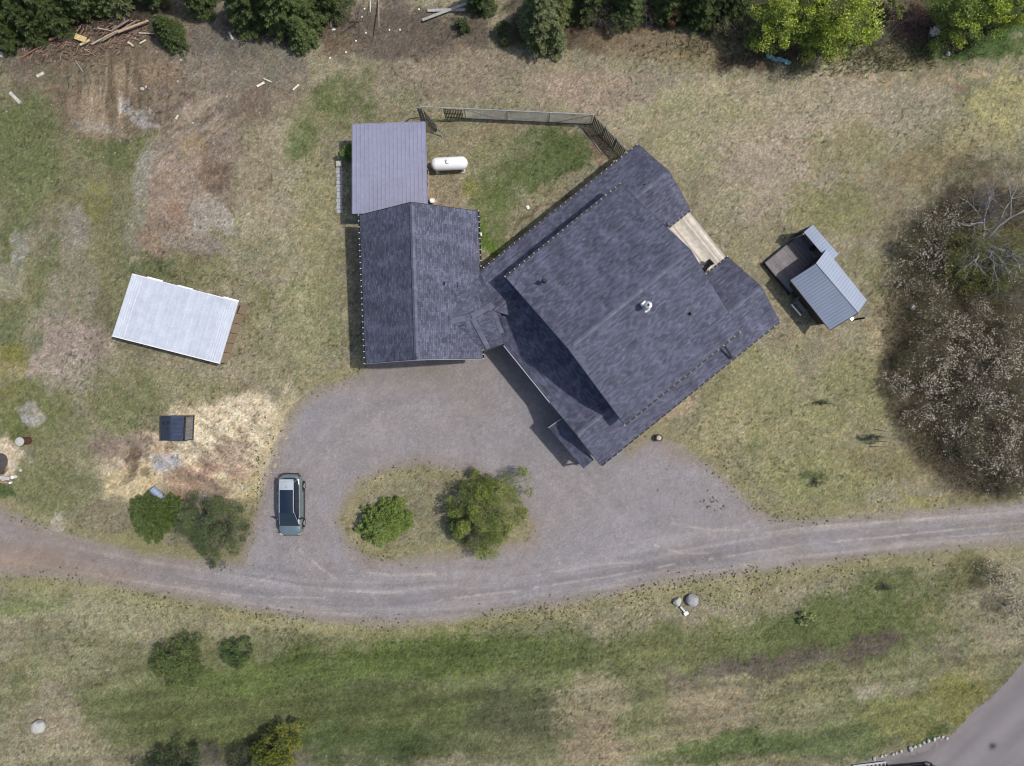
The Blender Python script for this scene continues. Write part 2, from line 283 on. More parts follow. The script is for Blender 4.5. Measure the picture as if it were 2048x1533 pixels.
# soft colour zones of the ground: (x, y, rx, ry, angle, colour, weight) in photo pixels at ground level, colours of the bare ground/grass itself
tan=(166,152,122); straw=(160,150,112); olive=(124,121,78); green=(94,106,58); dgreen=(70,86,44); pink=(163,145,130); dirt=(140,115,98); red=(156,112,92)
grey=(156,148,140); brown=(92,80,66); mulch=(212,192,156); sand=(196,178,146); pale=(176,170,166); yel=(150,148,84); forest=(74,66,54)
ZONES = [
 # left yard
 (150,420,260,330,0,(122,120,84),.9),(40,330,110,120,0,(100,110,64),.62),(60,250,90,60,0,green,.5),(250,310,70,60,0,green,.6),(30,470,45,60,0,dgreen,.5),(200,420,35,40,0,(126,124,62),.6),
 (120,470,60,50,0,(138,128,108),.7),(45,500,28,45,10,pale,.55),(20,560,40,40,0,(150,146,120),.7),(160,460,30,40,0,grey,.5),(95,520,22,80,5,green,.6),
 (150,580,60,80,0,(146,136,120),.6),(120,690,110,80,0,pink,.8),(210,640,26,90,8,brown,.35),(40,660,60,60,0,(98,108,66),.6),(30,740,45,70,0,(128,124,48),.6),(150,760,80,60,0,(150,138,120),.6),
 (60,820,110,70,0,(104,112,60),.7),(75,832,26,16,20,pale,.7),(40,860,26,24,0,(78,94,40),.6),(110,900,60,80,0,(124,124,84),.6),(80,960,90,50,0,(112,116,72),.7),(100,1040,60,26,0,(150,146,116),.7),(106,1035,12,26,0,pale,.8),
 (8,915,28,42,0,sand,.95),(0,930,12,14,0,brown,.9),(0,975,30,18,0,(60,84,36),.7),
 (170,975,70,40,0,(118,120,82),.6),(210,1040,70,50,0,(132,122,94),.7),(280,1090,60,30,0,(122,122,78),.7),
 # dug earth top left
 (300,150,300,110,8,(127,112,94),1),(120,100,150,46,-8,(107,98,82),.95),(450,150,130,70,10,(131,120,103),.95),(460,60,90,60,0,(113,105,92),.9),(200,160,110,110,0,(123,107,86),.95),(215,200,46,80,0,(143,125,100),.9),(205,262,56,12,4,(153,147,134),.6),(278,236,56,9,42,(162,154,148),.75),
 (130,165,80,30,0,(107,105,82),.6),(330,150,60,34,10,(145,121,92),.6),(372,215,36,16,35,(93,81,68),.7),(430,262,46,18,50,(97,85,72),.7),(520,200,40,30,20,(123,105,90),.7),(395,300,90,90,35,(139,123,105),.95),(382,290,26,24,0,(149,129,98),.8),
 (385,385,84,90,25,(153,135,116),.95),(436,345,30,40,-35,(123,99,82),.8),(432,345,20,18,40,(141,121,96),.7),(340,400,44,50,20,(155,135,114),.9),(375,420,34,22,30,(147,121,98),.8),(430,430,44,36,0,(159,149,134),.85),(330,470,46,36,0,(139,119,100),.9),(326,482,16,12,0,(145,123,96),.7),(395,490,70,22,18,(145,133,116),.85),(400,505,46,10,20,(121,103,86),.7),
 (290,400,26,110,8,(149,146,130),.7),(440,350,20,90,-30,(105,93,76),.5),
 (310,530,50,24,0,dgreen,.55),(420,540,70,30,20,(123,121,82),.7),(540,120,50,50,0,(125,121,104),.7),
 # strip between earth and garage
 (600,290,30,60,12,(86,104,52),.75),(560,420,80,200,0,tan,.6),(520,330,40,80,0,(150,136,106),.7),(640,440,50,160,0,(146,140,98),.7),(600,640,70,120,0,(150,146,104),.7),(500,620,26,90,0,(122,124,76),.55),
 (660,620,24,90,0,(128,130,80),.5),(560,740,90,40,0,(150,144,104),.6),(660,240,60,60,0,(124,124,80),.6),(690,200,44,60,-35,(84,102,48),.6),(720,170,40,40,0,(96,104,60),.5),
 (480,760,60,40,0,(160,146,120),.5),(420,790,80,40,0,(132,128,82),.6),(350,780,80,40,0,(138,134,94),.6),(260,800,80,50,0,(112,118,70),.6),
 # wood chips round the black cabin
 (430,860,130,70,0,sand,.97),(330,930,130,60,0,(190,172,142),.97),(500,860,70,60,-30,mulch,.97),(440,820,90,30,-10,mulch,.8),(290,900,60,50,0,(200,178,142),.9),(260,960,60,40,0,(196,176,132),.85),(520,920,50,60,0,mulch,.9),(420,960,90,50,0,(188,156,128),.95),(570,800,30,40,30,sand,.6),
 (235,885,60,30,0,(140,122,104),.8),(250,925,12,40,5,(98,80,62),.7),(280,940,24,12,20,(104,88,66),.6),(325,905,34,22,0,(172,168,166),.95),(440,900,60,24,-20,(170,148,122),.8),(480,845,50,10,-40,(140,126,104),.6),(370,950,50,20,20,(150,124,100),.7),(410,940,70,12,-10,(150,126,106),.6),(470,970,60,26,0,(196,180,138),.85),(400,985,60,20,0,(150,128,106),.9),(450,1060,90,60,0,(122,118,92),.85),
 (330,870,26,16,0,(140,118,96),.6),
 # top strip
 (760,60,80,60,0,(104,92,80),.8),(660,60,50,60,0,(112,96,78),.7),(900,60,110,50,0,(104,92,78),.85),(900,140,160,60,0,(146,130,106),.7),(820,230,80,30,0,(144,136,96),.6),(640,90,26,30,0,(108,78,64),.5),
 (1000,140,60,50,0,(140,126,106),.6),(1180,60,120,40,0,(104,92,70),.9),(1300,80,160,36,0,(134,116,88),.75),(1160,180,120,50,0,(166,146,122),.8),(1300,180,130,50,0,pink,.55),(1400,120,150,14,8,(118,104,78),.5),
 (1400,110,120,24,5,(142,128,92),.7),(1520,120,110,28,0,(100,86,66),.85),(1640,130,60,14,0,(120,112,78),.8),(1700,130,90,34,-15,(158,150,118),.85),(1820,120,80,34,0,(136,128,94),.8),(1950,90,110,28,-10,(66,92,42),.85),(1860,70,60,30,0,(92,76,58),.8),(2000,110,60,14,0,(80,100,50),.7),
 (1500,220,300,70,0,(164,152,122),.8),(1750,200,160,60,0,(160,148,122),.7),(1900,150,90,10,-8,(186,158,122),.6),(2000,210,60,80,0,(170,162,104),.7),(1720,155,110,6,2,(176,150,110),.6),(1905,168,22,8,0,(150,112,102),.6),
 (1400,260,140,90,0,(160,154,110),.6),(1560,340,160,100,0,(166,150,126),.75),(1240,170,60,30,0,(150,132,112),.6),(1330,220,60,20,0,(138,138,98),.5),(1450,400,60,40,0,(146,142,104),.5),(1700,300,100,60,0,(140,134,88),.6),(1780,420,50,120,10,(138,126,96),.6),(1650,420,110,60,0,(132,130,82),.65),(1480,500,60,50,-30,(150,146,100),.5),
 (1860,330,110,40,-15,(136,122,86),.7),(1950,280,90,40,0,(156,144,98),.6),(1760,650,34,110,0,(160,146,110),.8),(1740,560,26,60,0,(128,124,80),.5),
 # fenced yard
 (980,280,80,40,0,(146,134,100),.7),(900,400,60,50,0,(150,136,108),.7),(1080,330,110,60,-25,(86,102,54),.72),(1150,300,60,40,0,(88,102,54),.72),(1000,330,60,60,0,(110,116,70),.6),(1000,440,50,60,0,(92,112,52),.55),(1060,300,60,24,0,(150,142,112),.55),(975,480,18,40,0,(88,116,42),.8),(905,290,60,30,0,(142,134,98),.6),(1000,380,60,18,-35,(96,108,56),.6),(1100,400,80,16,-39,(142,132,98),.7),
 (950,370,24,20,0,(120,124,56),.6),(875,395,30,40,0,(152,128,104),.6),(1200,290,8,26,-38,(120,100,80),.8),(1030,260,110,8,2,(140,120,92),.6),(1182,290,8,50,-34,(126,104,82),.9),(1090,445,90,6,-38,(120,102,80),.8),
 # right lawn below the house
 (1480,760,120,70,0,(150,146,100),.7),(1560,860,160,80,0,(146,142,94),.7),(1450,850,60,60,0,(162,150,110),.6),(1700,780,90,120,0,(138,134,88),.7),(1640,970,140,60,0,(144,142,90),.7),(1800,930,120,50,0,(136,126,84),.7),(1700,560,60,60,0,(124,124,76),.5),
 (1340,820,50,30,-40,(168,150,120),.8),(1410,760,40,14,-40,(128,124,90),.5),(1530,900,26,10,-20,(96,108,66),.5),(1480,1000,60,30,10,(150,144,110),.6),(1420,1000,30,20,0,(136,132,104),.5),(1850,1000,60,14,0,(150,142,84),.6),(1630,640,100,40,-35,(158,148,104),.5),
 (1985,1000,60,14,0,(96,100,60),.5),(1590,700,50,26,-30,(140,136,92),.5),(1640,805,24,8,0,(92,102,66),.6),(1740,880,24,10,0,(84,92,58),.6),(1632,965,24,10,0,(88,98,56),.7),
 # thicket floor
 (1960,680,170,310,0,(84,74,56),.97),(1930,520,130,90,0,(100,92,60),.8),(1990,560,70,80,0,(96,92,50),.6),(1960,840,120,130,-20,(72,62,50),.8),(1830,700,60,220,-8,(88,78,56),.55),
 # lower lawn
 (1000,1380,1100,130,0,(116,118,78),.9),(720,1400,430,95,-4,(98,108,64),.95),(1050,1330,260,60,-4,(108,114,70),.8),(1650,1270,260,70,-6,(100,108,62),.8),(160,1220,220,40,0,(152,148,112),.7),(60,1210,70,40,0,(112,122,70),.6),(600,1250,150,22,4,(156,150,108),.7),(350,1230,150,22,8,(150,146,108),.7),(160,1330,80,50,0,(136,132,100),.6),(110,1440,70,80,0,(146,134,108),.75),(40,1500,60,40,0,(140,132,102),.6),
 (330,1400,180,40,-5,(98,106,62),.7),(600,1350,240,40,-6,(92,106,52),.8),(460,1290,180,30,0,(130,132,90),.5),(500,1440,260,60,-5,(92,100,56),.7),(300,1500,110,36,0,(118,112,82),.6),(900,1310,260,40,-4,(94,108,52),.8),(860,1250,100,20,0,(148,146,100),.5),(820,1420,240,50,-4,(86,94,52),.75),
 (1050,1420,110,60,0,(82,84,58),.6),(1180,1400,90,60,0,(150,138,106),.75),(1200,1480,60,40,0,(150,134,104),.8),(1120,1300,160,30,-4,(98,108,62),.6),(1340,1290,150,40,-6,(112,116,68),.7),(1250,1220,90,20,-8,(144,140,98),.6),(1420,1200,150,24,-8,(142,136,96),.7),
 (1480,1250,60,30,0,(150,144,100),.5),(1650,1260,190,44,-5,(96,106,58),.7),(1800,1200,130,54,0,(96,106,58),.66),(1950,1160,90,40,0,(98,96,58),.6),(1570,1170,110,14,-4,(144,134,98),.6),(1750,1140,140,16,-6,(138,132,88),.6),(1860,1230,50,30,0,(112,112,60),.5),
 (1740,1290,70,24,-12,(98,88,74),.85),(1560,1320,130,22,-10,(102,92,78),.75),(1450,1330,90,20,-10,(104,94,80),.7),(1390,1360,60,30,0,(112,100,86),.6),(1690,1325,40,12,0,(92,82,72),.6),(1880,1300,50,16,20,(110,104,84),.6),
 (1500,1370,90,30,-5,(150,138,106),.7),(1420,1420,110,60,0,(148,134,104),.8),(1350,1480,80,50,0,(142,132,98),.7),(1650,1370,160,40,-8,(128,124,86),.7),(1760,1380,80,20,-8,(148,142,116),.6),(1580,1440,120,24,-10,(138,132,98),.6),(1440,1500,150,36,-6,(84,100,52),.75),(1620,1490,190,40,-4,(92,106,60),.7),(1800,1440,90,50,0,(124,126,70),.75),(1910,1390,60,50,0,(130,128,60),.7),
 (1860,1470,40,14,-25,(84,100,48),.7),(1950,1340,60,40,0,(136,130,90),.7),(1530,1525,120,14,0,(128,118,90),.6),(700,1500,200,60,0,(66,84,42),.6),(900,1500,140,30,0,(70,84,42),.6),(600,1520,60,40,0,(124,112,98),.6),(400,1520,130,40,0,(78,80,52),.6),
 # forest edge top
 (120,20,220,55,0,forest,.95),(560,20,110,60,0,(84,72,60),.8),(1280,10,260,34,0,forest,.95),(1080,60,60,50,0,(92,80,62),.8),(1620,40,180,60,0,(76,72,50),.9),(1950,20,140,40,0,(70,84,40),.9),
]
SAT = .82
def ground_color(X, Y):
    px = 1024 + X*FPX/H; py = 766 - Y*FPX/H
    wx = px + 40*fbm(X, Y, .16, 4, 1) + 22*fbm(X, Y, .7, 4, 21, .65); wy = py + 36*fbm(X, Y, .16, 4, 2) + 22*fbm(X, Y, .7, 4, 22, .65)
    c = np.empty(X.shape+(3,)); c[:] = (146, 137, 108)
    NF = [np.clip(.5+.95*fbm(X, Y, .42+.1*i, 6, 101+7*i, .72), 0, 1) for i in range(5)]
    m = np.clip((.55-NF[0]*.9+.5*fbm(X, Y, .12, 3, 3))/.6, 0, 1)[..., None]*.6; c = c*(1-m)+np.array((116, 119, 80))*m
    for zi, (zx, zy, rx, ry, an, col, w) in enumerate(ZONES):
        a = R(an); ca, sa = math.cos(a), math.sin(a)
        far = (np.abs(px-zx) < 1.7*max(rx, ry)+70) & (np.abs(py-zy) < 1.7*max(rx, ry)+70)
        if not far.any(): continue
        dx = wx[far]-zx; dy = wy[far]-zy
        u = (dx*ca+dy*sa)/rx; v = (-dx*sa+dy*ca)/ry
        d = np.sqrt(u*u+v*v); k = np.clip((1.5-d)/1.0, 0, 1); k = k*k*(3-2*k)
        nn = NF[zi % 5][far]; k = np.clip((k*w*1.7-nn*.85)/.75, 0, 1)*min(1, w+.12); k = k[:, None]
        c[far] = c[far]*(1-k)+np.array(col)*k
    lum = c.mean(-1, keepdims=True); c = lum+(c-lum)*SAT
    # clumps, bleached stalks and gaps between plants
    b1 = fbm(X, Y, .7, 4, 7, .6)[..., None]; c = c*(1+.09*b1)
    g = np.clip((fbm(X, Y, 1.5, 5, 9, .8)-.0)*3, 0, 1)[..., None]*.17; c = c*(1-g)+(c*np.array((.84, .93, .72)))*g
    t = np.clip((fbm(X, Y, 1.7, 5, 11, .8)-.05)*3, 0, 1)[..., None]*.22; c = c*(1-t)+(c*.55+np.array((172, 160, 138))*.45)*t
    c = c*(1+.20*fbm(X, Y, 3.2, 3, 12, .9)[..., None])
    sp = vnoise(X*6.1, Y*6.1, 77); den = np.clip(.5+fbm(X, Y, .25, 3, 78)*1.4, 0, 1); dk = np.clip((sp-.96+.2*den)/.08, 0, 1)[..., None]*.3; c = c*(1-dk*np.array((1, .86, 1)))
    low = np.clip((py-1240)/70, 0, 1); s = -X*math.sin(R(8))+Y*math.cos(R(8)); l = X*math.cos(R(8))+Y*math.sin(R(8))
    st = fbm(l*.16, s*1.5, 1, 5, 13, .65)*low; c = c*(1+.24*st[..., None])
    ea = np.exp(-((px-215)/75)**2-((py-190)/80)**2); c = c*(1+.45*(fbm(X*3.2, Y*.3, 1, 4, 15)*ea)[..., None])
    e3 = np.exp(-((px-400)/90)**2-((py-240)/70)**2); c = c*(1+.4*(fbm(X*.5+Y*.4, X*1.6-Y*2.2, 1, 4, 17)*e3)[..., None])
    e2 = np.exp(-((px-420)/130)**2-((py-900)/80)**2); c = c*(1+.55*(fbm(X*.6-Y*.5, X*1.6+Y*2.2, 1, 4, 16, .65)*e2)[..., None])
    # single blades, dead stalks and crumbs: vertex sized grain
    gr = rng.normal(0, 1, X.shape)[..., None]; hu = rng.normal(0, 1, X.shape)[..., None]; fine = (np.abs(px-1024) < 1150)[..., None]
    c = c*(1+fine*.09*gr)*(1+fine*hu*np.array((.020, -.012, -.045)))
    return np.clip(c, 14, 240), px, py

def to_alb(c):
    c = c/255.0; l = np.where(c <= .04045, c/12.92, ((c+.055)/1.055)**2.4); return np.clip(l/KD, 0, .85)

def axis(a, b, st, far):
    core = np.arange(a, b+st/2, st); L = []; x = a; d = st*4
    while x > -far: d *= 1.5; x -= d; L.append(x)
    Rr = []; x = b; d = st*4
    while x < far: d *= 1.5; x += d; Rr.append(x)
    return np.concatenate([L[::-1], core, Rr])
def grid_faces(nx, ny, keep=None):
    i, j = np.meshgrid(np.arange(nx-1), np.arange(ny-1)); i = i.ravel(); j = j.ravel()
    a = j*nx+i; F = np.stack([a, a+1, a+1+nx, a+nx], 1)
    return F if keep is None else F[keep.ravel()]

xs = axis(-42, 42, .1, 1400); ys = axis(-31.5, 31.5, .1, 1400)
X, Y = np.meshgrid(xs, ys)
GC, PX, PY = ground_color(X, Y)
SD = drive_sd(X, Y); SR = road_sd(X, Y)
# gravelly fringe along the drive
fr = np.clip(1-np.abs(np.minimum(SD, 0))/.5 + .5*fbm(X, Y, 1.4, 3, 31), 0, 1)*(SD < .3)*(SD > -1.3); fr = fr[..., None]*.75
GC = GC*(1-fr)+np.array((150, 141, 130))*fr
yv = np.clip(1-np.abs(SD+.75)/.7+.4*fbm(X, Y, .8, 3, 32), 0, 1)*(SD < 0); GC = GC*(1-.35*yv[..., None])+np.array((156, 148, 100))*.35*yv[..., None]
GC = np.where((SR > -.15)[..., None], np.array((140, 134, 132)), GC)
outk = np.clip(np.maximum((np.abs(X)-40.5)/1.4, (np.abs(Y)-30.4)/1.0), 0, 1)[..., None]; GC = GC*(1-outk)+np.array((128, 124, 88))*outk
WARM = np.array((1.06, 1.05, 1.08))
ga = np.concatenate([to_alb(GC)*WARM, np.ones(X.shape+(1,))], -1).reshape(-1, 4)

def ground_mat(name, kind):
    m = bpy.data.materials.new(name); m.use_nodes = True; t = m.node_tree; N = t.nodes; L = t.links
    b = N['Principled BSDF']; b.inputs['Roughness'].default_value = .95; b.inputs['Specular IOR Level'].default_value = .15
    a = N.new('ShaderNodeAttribute'); a.attribute_name = 'Col'; tc = N.new('ShaderNodeTexCoord'); c = a.outputs['Color']
    def mul(src, sc, lo, hi, det=3, ro=.65, tint=None, p0=.3, p1=.7, vec=None, off=0):
        n = N.new('ShaderNodeTexNoise'); n.inputs['Scale'].default_value = sc; n.inputs['Detail'].default_value = det; n.inputs['Roughness'].default_value = ro
        v = tc.outputs['Object']
        if vec or off:
            mp = N.new('ShaderNodeMapping'); mp.inputs['Scale'].default_value = vec or (1, 1, 1); mp.inputs['Location'].default_value = (off, off, 0); L.new(v, mp.inputs[0]); v = mp.outputs[0]
        L.new(v, n.inputs['Vector'])
        mr = N.new('ShaderNodeMapRange'); mr.inputs[1].default_value = p0; mr.inputs[2].default_value = p1; mr.inputs[3].default_value = lo; mr.inputs[4].default_value = hi
        L.new(n.outputs[0], mr.inputs[0])
        if tint is None:
            s = N.new('ShaderNodeVectorMath'); s.operation = 'SCALE'; L.new(src, s.inputs[0]); L.new(mr.outputs[0], s.inputs['Scale']); return s.outputs[0]
        x = N.new('ShaderNodeMix'); x.data_type = 'RGBA'; x.blend_type = 'MULTIPLY'; x.inputs[7].default_value = (*tint, 1)
        L.new(mr.outputs[0], x.inputs[0]); L.new(src, x.inputs[6]); return x.outputs[2]
    if kind == 'grass':
        c = mul(c, 9, .72, 1.3, 4, .8)
        c = mul(c, 19, .6, 1.42, 2, .6, off=4)
        bs, bd = 16, .05
    else:
        c = mul(c, 3, .93, 1.07, 4, .7)
        c = mul(c, 11, .86, 1.15, 3, .7)
        c = mul(c, 21, .66, 1.36, 2, .6, off=4)
        c = mul(c, 2.2, 0, .3, 4, .6, (1.1, 1.0, .9), off=13)
        bs, bd = 30, .015
    L.new(c, b.inputs['Base Color'])
    n = N.new('ShaderNodeTexNoise'); n.inputs['Scale'].default_value = bs; n.inputs['Detail'].default_value = 3; L.new(tc.outputs['Object'], n.inputs['Vector'])
    bp = N.new('ShaderNodeBump'); bp.inputs['Strength'].default_value = .6; bp.inputs['Distance'].default_value = bd
    L.new(n.outputs[0], bp.inputs['Height']); L.new(bp.outputs[0], b.inputs['Normal'])
    return m
M['ground'] = ground_mat('ground', 'grass'); M['gravel'] = ground_mat('gravel', 'gravel')
V = np.stack([X.ravel(), Y.ravel(), np.zeros(X.size)], 1)
o = fast_mesh('ground', V, grid_faces(len(xs), len(ys)), M['ground'], colors=ga, smooth=True); o['kind'] = 'structure'

def polyline_sd(X, Y, pts):
    P = np.array([px2w(p) for p in pts]); best = np.full(X.shape, 1e9); dd = np.zeros(X.shape); ss = np.zeros(X.shape); acc = 0
    for i in range(len(P)-1):
        a = P[i]; e = P[i+1]-a; Ln = np.hypot(*e); t = np.clip(((X-a[0])*e[0]+(Y-a[1])*e[1])/Ln**2, 0, 1)
        qx = X-a[0]-t*e[0]; qy = Y-a[1]-t*e[1]; d = np.hypot(qx, qy); sg = np.sign(e[0]*qy-e[1]*qx)
        k = d < best; best = np.where(k, d, best); dd = np.where(k, d*sg, dd); ss = np.where(k, acc+t*Ln, ss); acc += Ln
    return dd, ss
MAINL = [(-420,1060),(0,1088),(200,1124),(400,1165),(600,1196),(800,1203),(1000,1184),(1200,1150),(1400,1116),(1600,1088),(1800,1065),(2048,1045),(2500,1000)]
LOOP1 = [(640,1200),(570,1130),(560,1050),(600,960),(680,860),(800,800),(950,800),(1080,860),(1180,960),(1260,1040),(1400,1100)]
LOOP2 = [(1180,1150),(1300,1080),(1400,1040),(1500,1050),(1700,1072)]
SCUFFS = [[(488,1176),(520,1162),(545,1150)],[(500,1172),(530,1160)],[(600,1100),(640,1135),(672,1158)],[(520,1193),(600,1195),(650,1196)],[(1345,1046),(1380,1054),(1430,1060),(1480,1060)],[(1070,1175),(1200,1156),(1350,1128)],
 [(1075,1150),(1180,1132),(1260,1124)],[(1310,1090),(1360,1106),(1420,1106)],[(660,1180),(760,1186),(800,1184)],[(700,1140),(780,1150),(870,1148)],[(880,1200),(960,1190),(1040,1182)],[(1420,1118),(1600,1090),(1760,1075),(1900,1060),(2048,1046)],[(1500,1070),(1640,1052),(1800,1042),(2048,1022)],[(200,1150),(330,1172),(480,1192)]]
def make_sheet(name, x0, x1, y0, y1, st, sdf, colf, z, thr=0, amp=.36):
    xs = np.arange(x0, x1, st); ys = np.arange(y0, y1, st); X, Y = np.meshgrid(xs, ys); sd = sdf(X, Y)
    e = sd + amp*fbm(X, Y, 1.3, 4, 41, .8)+amp*.6*fbm(X, Y, .35, 2, 42)+.10*rng.normal(0, 1, X.shape)
    kv = e > thr; keep = (kv[:-1, :-1] & kv[1:, :-1] & kv[:-1, 1:] & kv[1:, 1:])
    F = grid_faces(len(xs), len(ys), keep); col = colf(X, Y, sd).reshape(-1, 3)
    used = np.zeros(X.size, bool); used[F.ravel()] = True; idx = np.cumsum(used)-1
    V = np.stack([X.ravel()[used], Y.ravel()[used], np.full(used.sum(), z)], 1)
    o = fast_mesh(name, V, idx[F], M['gravel'], colors=to_alb(col[used])); o['kind'] = 'structure'; return o
def drive_col(X, Y, sd):
    c = np.empty(X.shape+(3,)); c[:] = (151, 147, 150)
    px = 1024+X*FPX/H; py = 766-Y*FPX/H
    w = np.clip(fbm(X, Y, .25, 4, 51)*1.2+.25, 0, 1)[..., None]*.4; c = c*(1-w)+np.array((152, 141, 134))*w
    f = np.clip(1-sd/1.0+.4*fbm(X, Y, .9, 3, 52), 0, 1)[..., None]*.55; c = c*(1-f)+np.array((150, 138, 124))*f
    n = np.clip(1-np.hypot((px-850)/190, (py-745)/45), 0, 1)[..., None]*.6; c = c*(1-n)+np.array((142, 132, 122))*n
    d, s = polyline_sd(X, Y, MAINL)
    inr = np.clip((2.3-np.abs(d))/.6, 0, 1)
    st = fbm(d*2.6+.35*fbm(s, d, .15, 2, 66), s*.09, 1, 4, 53, .65); c = c*(1+.13*(st*inr)[..., None]); st2 = np.clip(fbm(d*5.0+.3*fbm(s, d, .15, 2, 67), s*.07, 1, 3, 68, .7)*3-.7, 0, 1)*inr; sg = (.22+.42*np.clip((px-900)/700, 0, 1))[..., None]; c = c*(1-sg*st2[..., None])+np.array((184, 177, 170))*sg*st2[..., None]
    for off in (-1.05, .85):
        tr = np.exp(-((d-off+.25*fbm(s, s*0, .12, 2, 54))/.16)**2)*np.clip(.55+fbm(s, d, .3, 3, 55), 0, 1); c = c*(1+.13*tr[..., None])
    c = c*(1-.07*(np.exp(-(d/.5)**2)*inr)[..., None])
    for P, a in ((LOOP1, .03),):
        d2, s2 = polyline_sd(X, Y, P); st = fbm(d2*2.4, s2*.1, 1, 3, 56, .6)*np.clip((2.1-np.abs(d2))/.7, 0, 1); c = c*(1+a*1.6*st[..., None])
        for off in (-.8, .8): c = c*(1+a*.8*(np.exp(-((d2-off)/.14)**2)*np.clip(.3+fbm(s2, d2, .35, 2, 57), 0, 1))[..., None])
    for P in SCUFFS:
        d3, s3 = polyline_sd(X, Y, P); near = np.exp(-(d3/.09)**2)*np.clip(.75+fbm(s3*1.2, d3, 1, 2, 81), 0, 1)*.75; c = c*(1-near[..., None])+np.array((188, 180, 172))*near[..., None]
    L = np.clip((330-px)/250, 0, 1)*np.clip(1-np.abs(py-(1118+(px)*.12))/46, 0, 1); L = (L*(.75+.5*fbm(X*.3, Y*1.5, 1, 3, 58)))[..., None]*.75
    c = c*(1-L)+np.array((172, 144, 116))*L
    l2 = (np.clip((450-px)/300, 0, 1)*.45)[..., None]; c = c*(1-l2)+np.array((146, 132, 122))*l2
    bd = (np.clip(.2+fbm(X*.35, Y*1.4, 1, 4, 60)*1.6, 0, 1)*np.clip((px-1300)/300, 0, 1)*.3)[..., None]; c = c*(1-bd)+np.array((140, 130, 116))*bd
    c = c*(1+.035*rng.normal(0, 1, X.shape)[..., None])*(1+.05*fbm(X, Y, 2.2, 3, 83, .8)[..., None])
    return np.clip(c*(1+.06*fbm(X, Y, .8, 4, 59)[..., None]), 30, 230)
make_sheet('driveway', -55, 55, -20, 4.5, .1, drive_sd, drive_col, .004)
def road_col(X, Y, sd):
    c = np.empty(X.shape+(3,)); c[:] = (138, 134, 137); e = np.clip(1-sd/1.6+.3*fbm(X, Y, .6, 3, 61), 0, 1)[..., None]
    c = c*(1-.5*e)+np.array((118, 112, 112))*.5*e
    q = X*.72-Y*-.69; c = c*(1+.12*fbm((X*.69-Y*.72)*.9, (X*.72+Y*.69)*.1, 1, 4, 62)[..., None])
    p = np.exp(-(((1024+X*FPX/H)-1985)/7)**2-(((766-Y*FPX/H)-1492)/6)**2)[..., None]; c = c*(1-.5*p)
    return c
make_sheet('road', 10, 50, -42, -12, .13, road_sd, road_col, .004)

# grass tufts on the lawn: far too many to count
def nearest_color(x, y):
    i = np.clip(np.searchsorted(xs, x), 0, len(xs)-1); j = np.clip(np.searchsorted(ys, y), 0, len(ys)-1)
    return GC[j, i], SD[j, i], SR[j, i]
NOGROW = []   # filled with (x0,y0,x1,y1) rectangles of buildings
def tufts(name, n, box, hgt, wid, fn, blades=3, z0=0.0, lean=.7, colf=None):
    x = rng.uniform(box[0], box[1], n); y = rng.uniform(box[2], box[3], n)
    c, sd, sr = nearest_color(x, y); keep = fn(x, y, c, sd, sr); x, y, c = x[keep], y[keep], c[keep]; n = len(x)
    n3 = n*blades; bx = np.repeat(x, blades)+rng.normal(0, .03, n3); by = np.repeat(y, blades)+rng.normal(0, .03, n3)
    a = rng.uniform(0, 2*np.pi, n3); h = hgt*rng.uniform(.5, 1.3, n3); w = wid*rng.uniform(.6, 1.3, n3); ln = lean*rng.uniform(.3, 1.3, n3)*h
    b2 = rng.uniform(0, 2*np.pi, n3)
    V = np.empty((n3, 3, 3)); V[:, 0] = np.stack([bx-np.cos(b2)*w/2, by-np.sin(b2)*w/2, np.full(n3, z0)], 1)
    V[:, 1] = np.stack([bx+np.cos(b2)*w/2, by+np.sin(b2)*w/2, np.full(n3, z0)], 1)
    V[:, 2] = np.stack([bx+np.cos(a)*ln, by+np.sin(a)*ln, h], 1)
    cc = np.repeat(c, blades, 0)
    if colf is not None: cc = colf(cc, n3)
    al = to_alb(cc)*rng.uniform(.75, 1.6, (n3, 1))
    o = fast_mesh(name, V.reshape(-1, 3), np.arange(n3*3).reshape(-1, 3), M['tuft'], colors=np.repeat(al, 3, 0)); o['kind'] = 'stuff'; return o
def grassy(c): return (c[:, 1]-c[:, 0]*.72-c[:, 2]*.25)/30
o = tufts('grass', 150000, (-40.5, 40.5, -31, 31), .055, .035, lambda x, y, c, sd, sr: (sd < -.1) & (sr < -.1) & (rng.random(len(x)) < np.clip(.35+.4*grassy(c), .1, 1)),
          colf=lambda c, n: c*np.where(rng.random((n, 1)) < .4, np.array((.86, .97, .74)), np.array((1.06, 1., .92))))
tag(o, 'short patchy half dry grass covering the lawns around the buildings', 'grass')
def edge_fn(x, y, c, sd, sr):
    px = 1024+x*FPX/H; py = 766-y*FPX/H
    d = np.where(sd < 0, -sd, sd*5); p = np.exp(-(np.maximum(d-.3, 0)/.9)**2)*np.clip(.35+1.3*fbm(x, y, .3, 3, 71), 0, 1)
    south = np.where((y < -10) & (py > 1130), np.exp(-np.maximum(d-.5, 0)/1.6)*np.clip(.3+1.2*fbm(x, y, .25, 3, 72), 0, 1), 0); lawn = np.clip(fbm(x, y, .35, 3, 74)*1.3-.25, 0, 1)*.25*((py > 640) & (px > 1300) & (py < 1020))
    pt = .9*np.exp(-((px-1424)/16)**2-((py-1003)/14)**2)
    return (rng.random(len(x)) < np.clip(p*.26+south*.34+lawn*.3+pt*.5, 0, 1)) & (sr < 0) & ~((px > 1000) & (px < 1240) & (py < 930) & (py > 640))
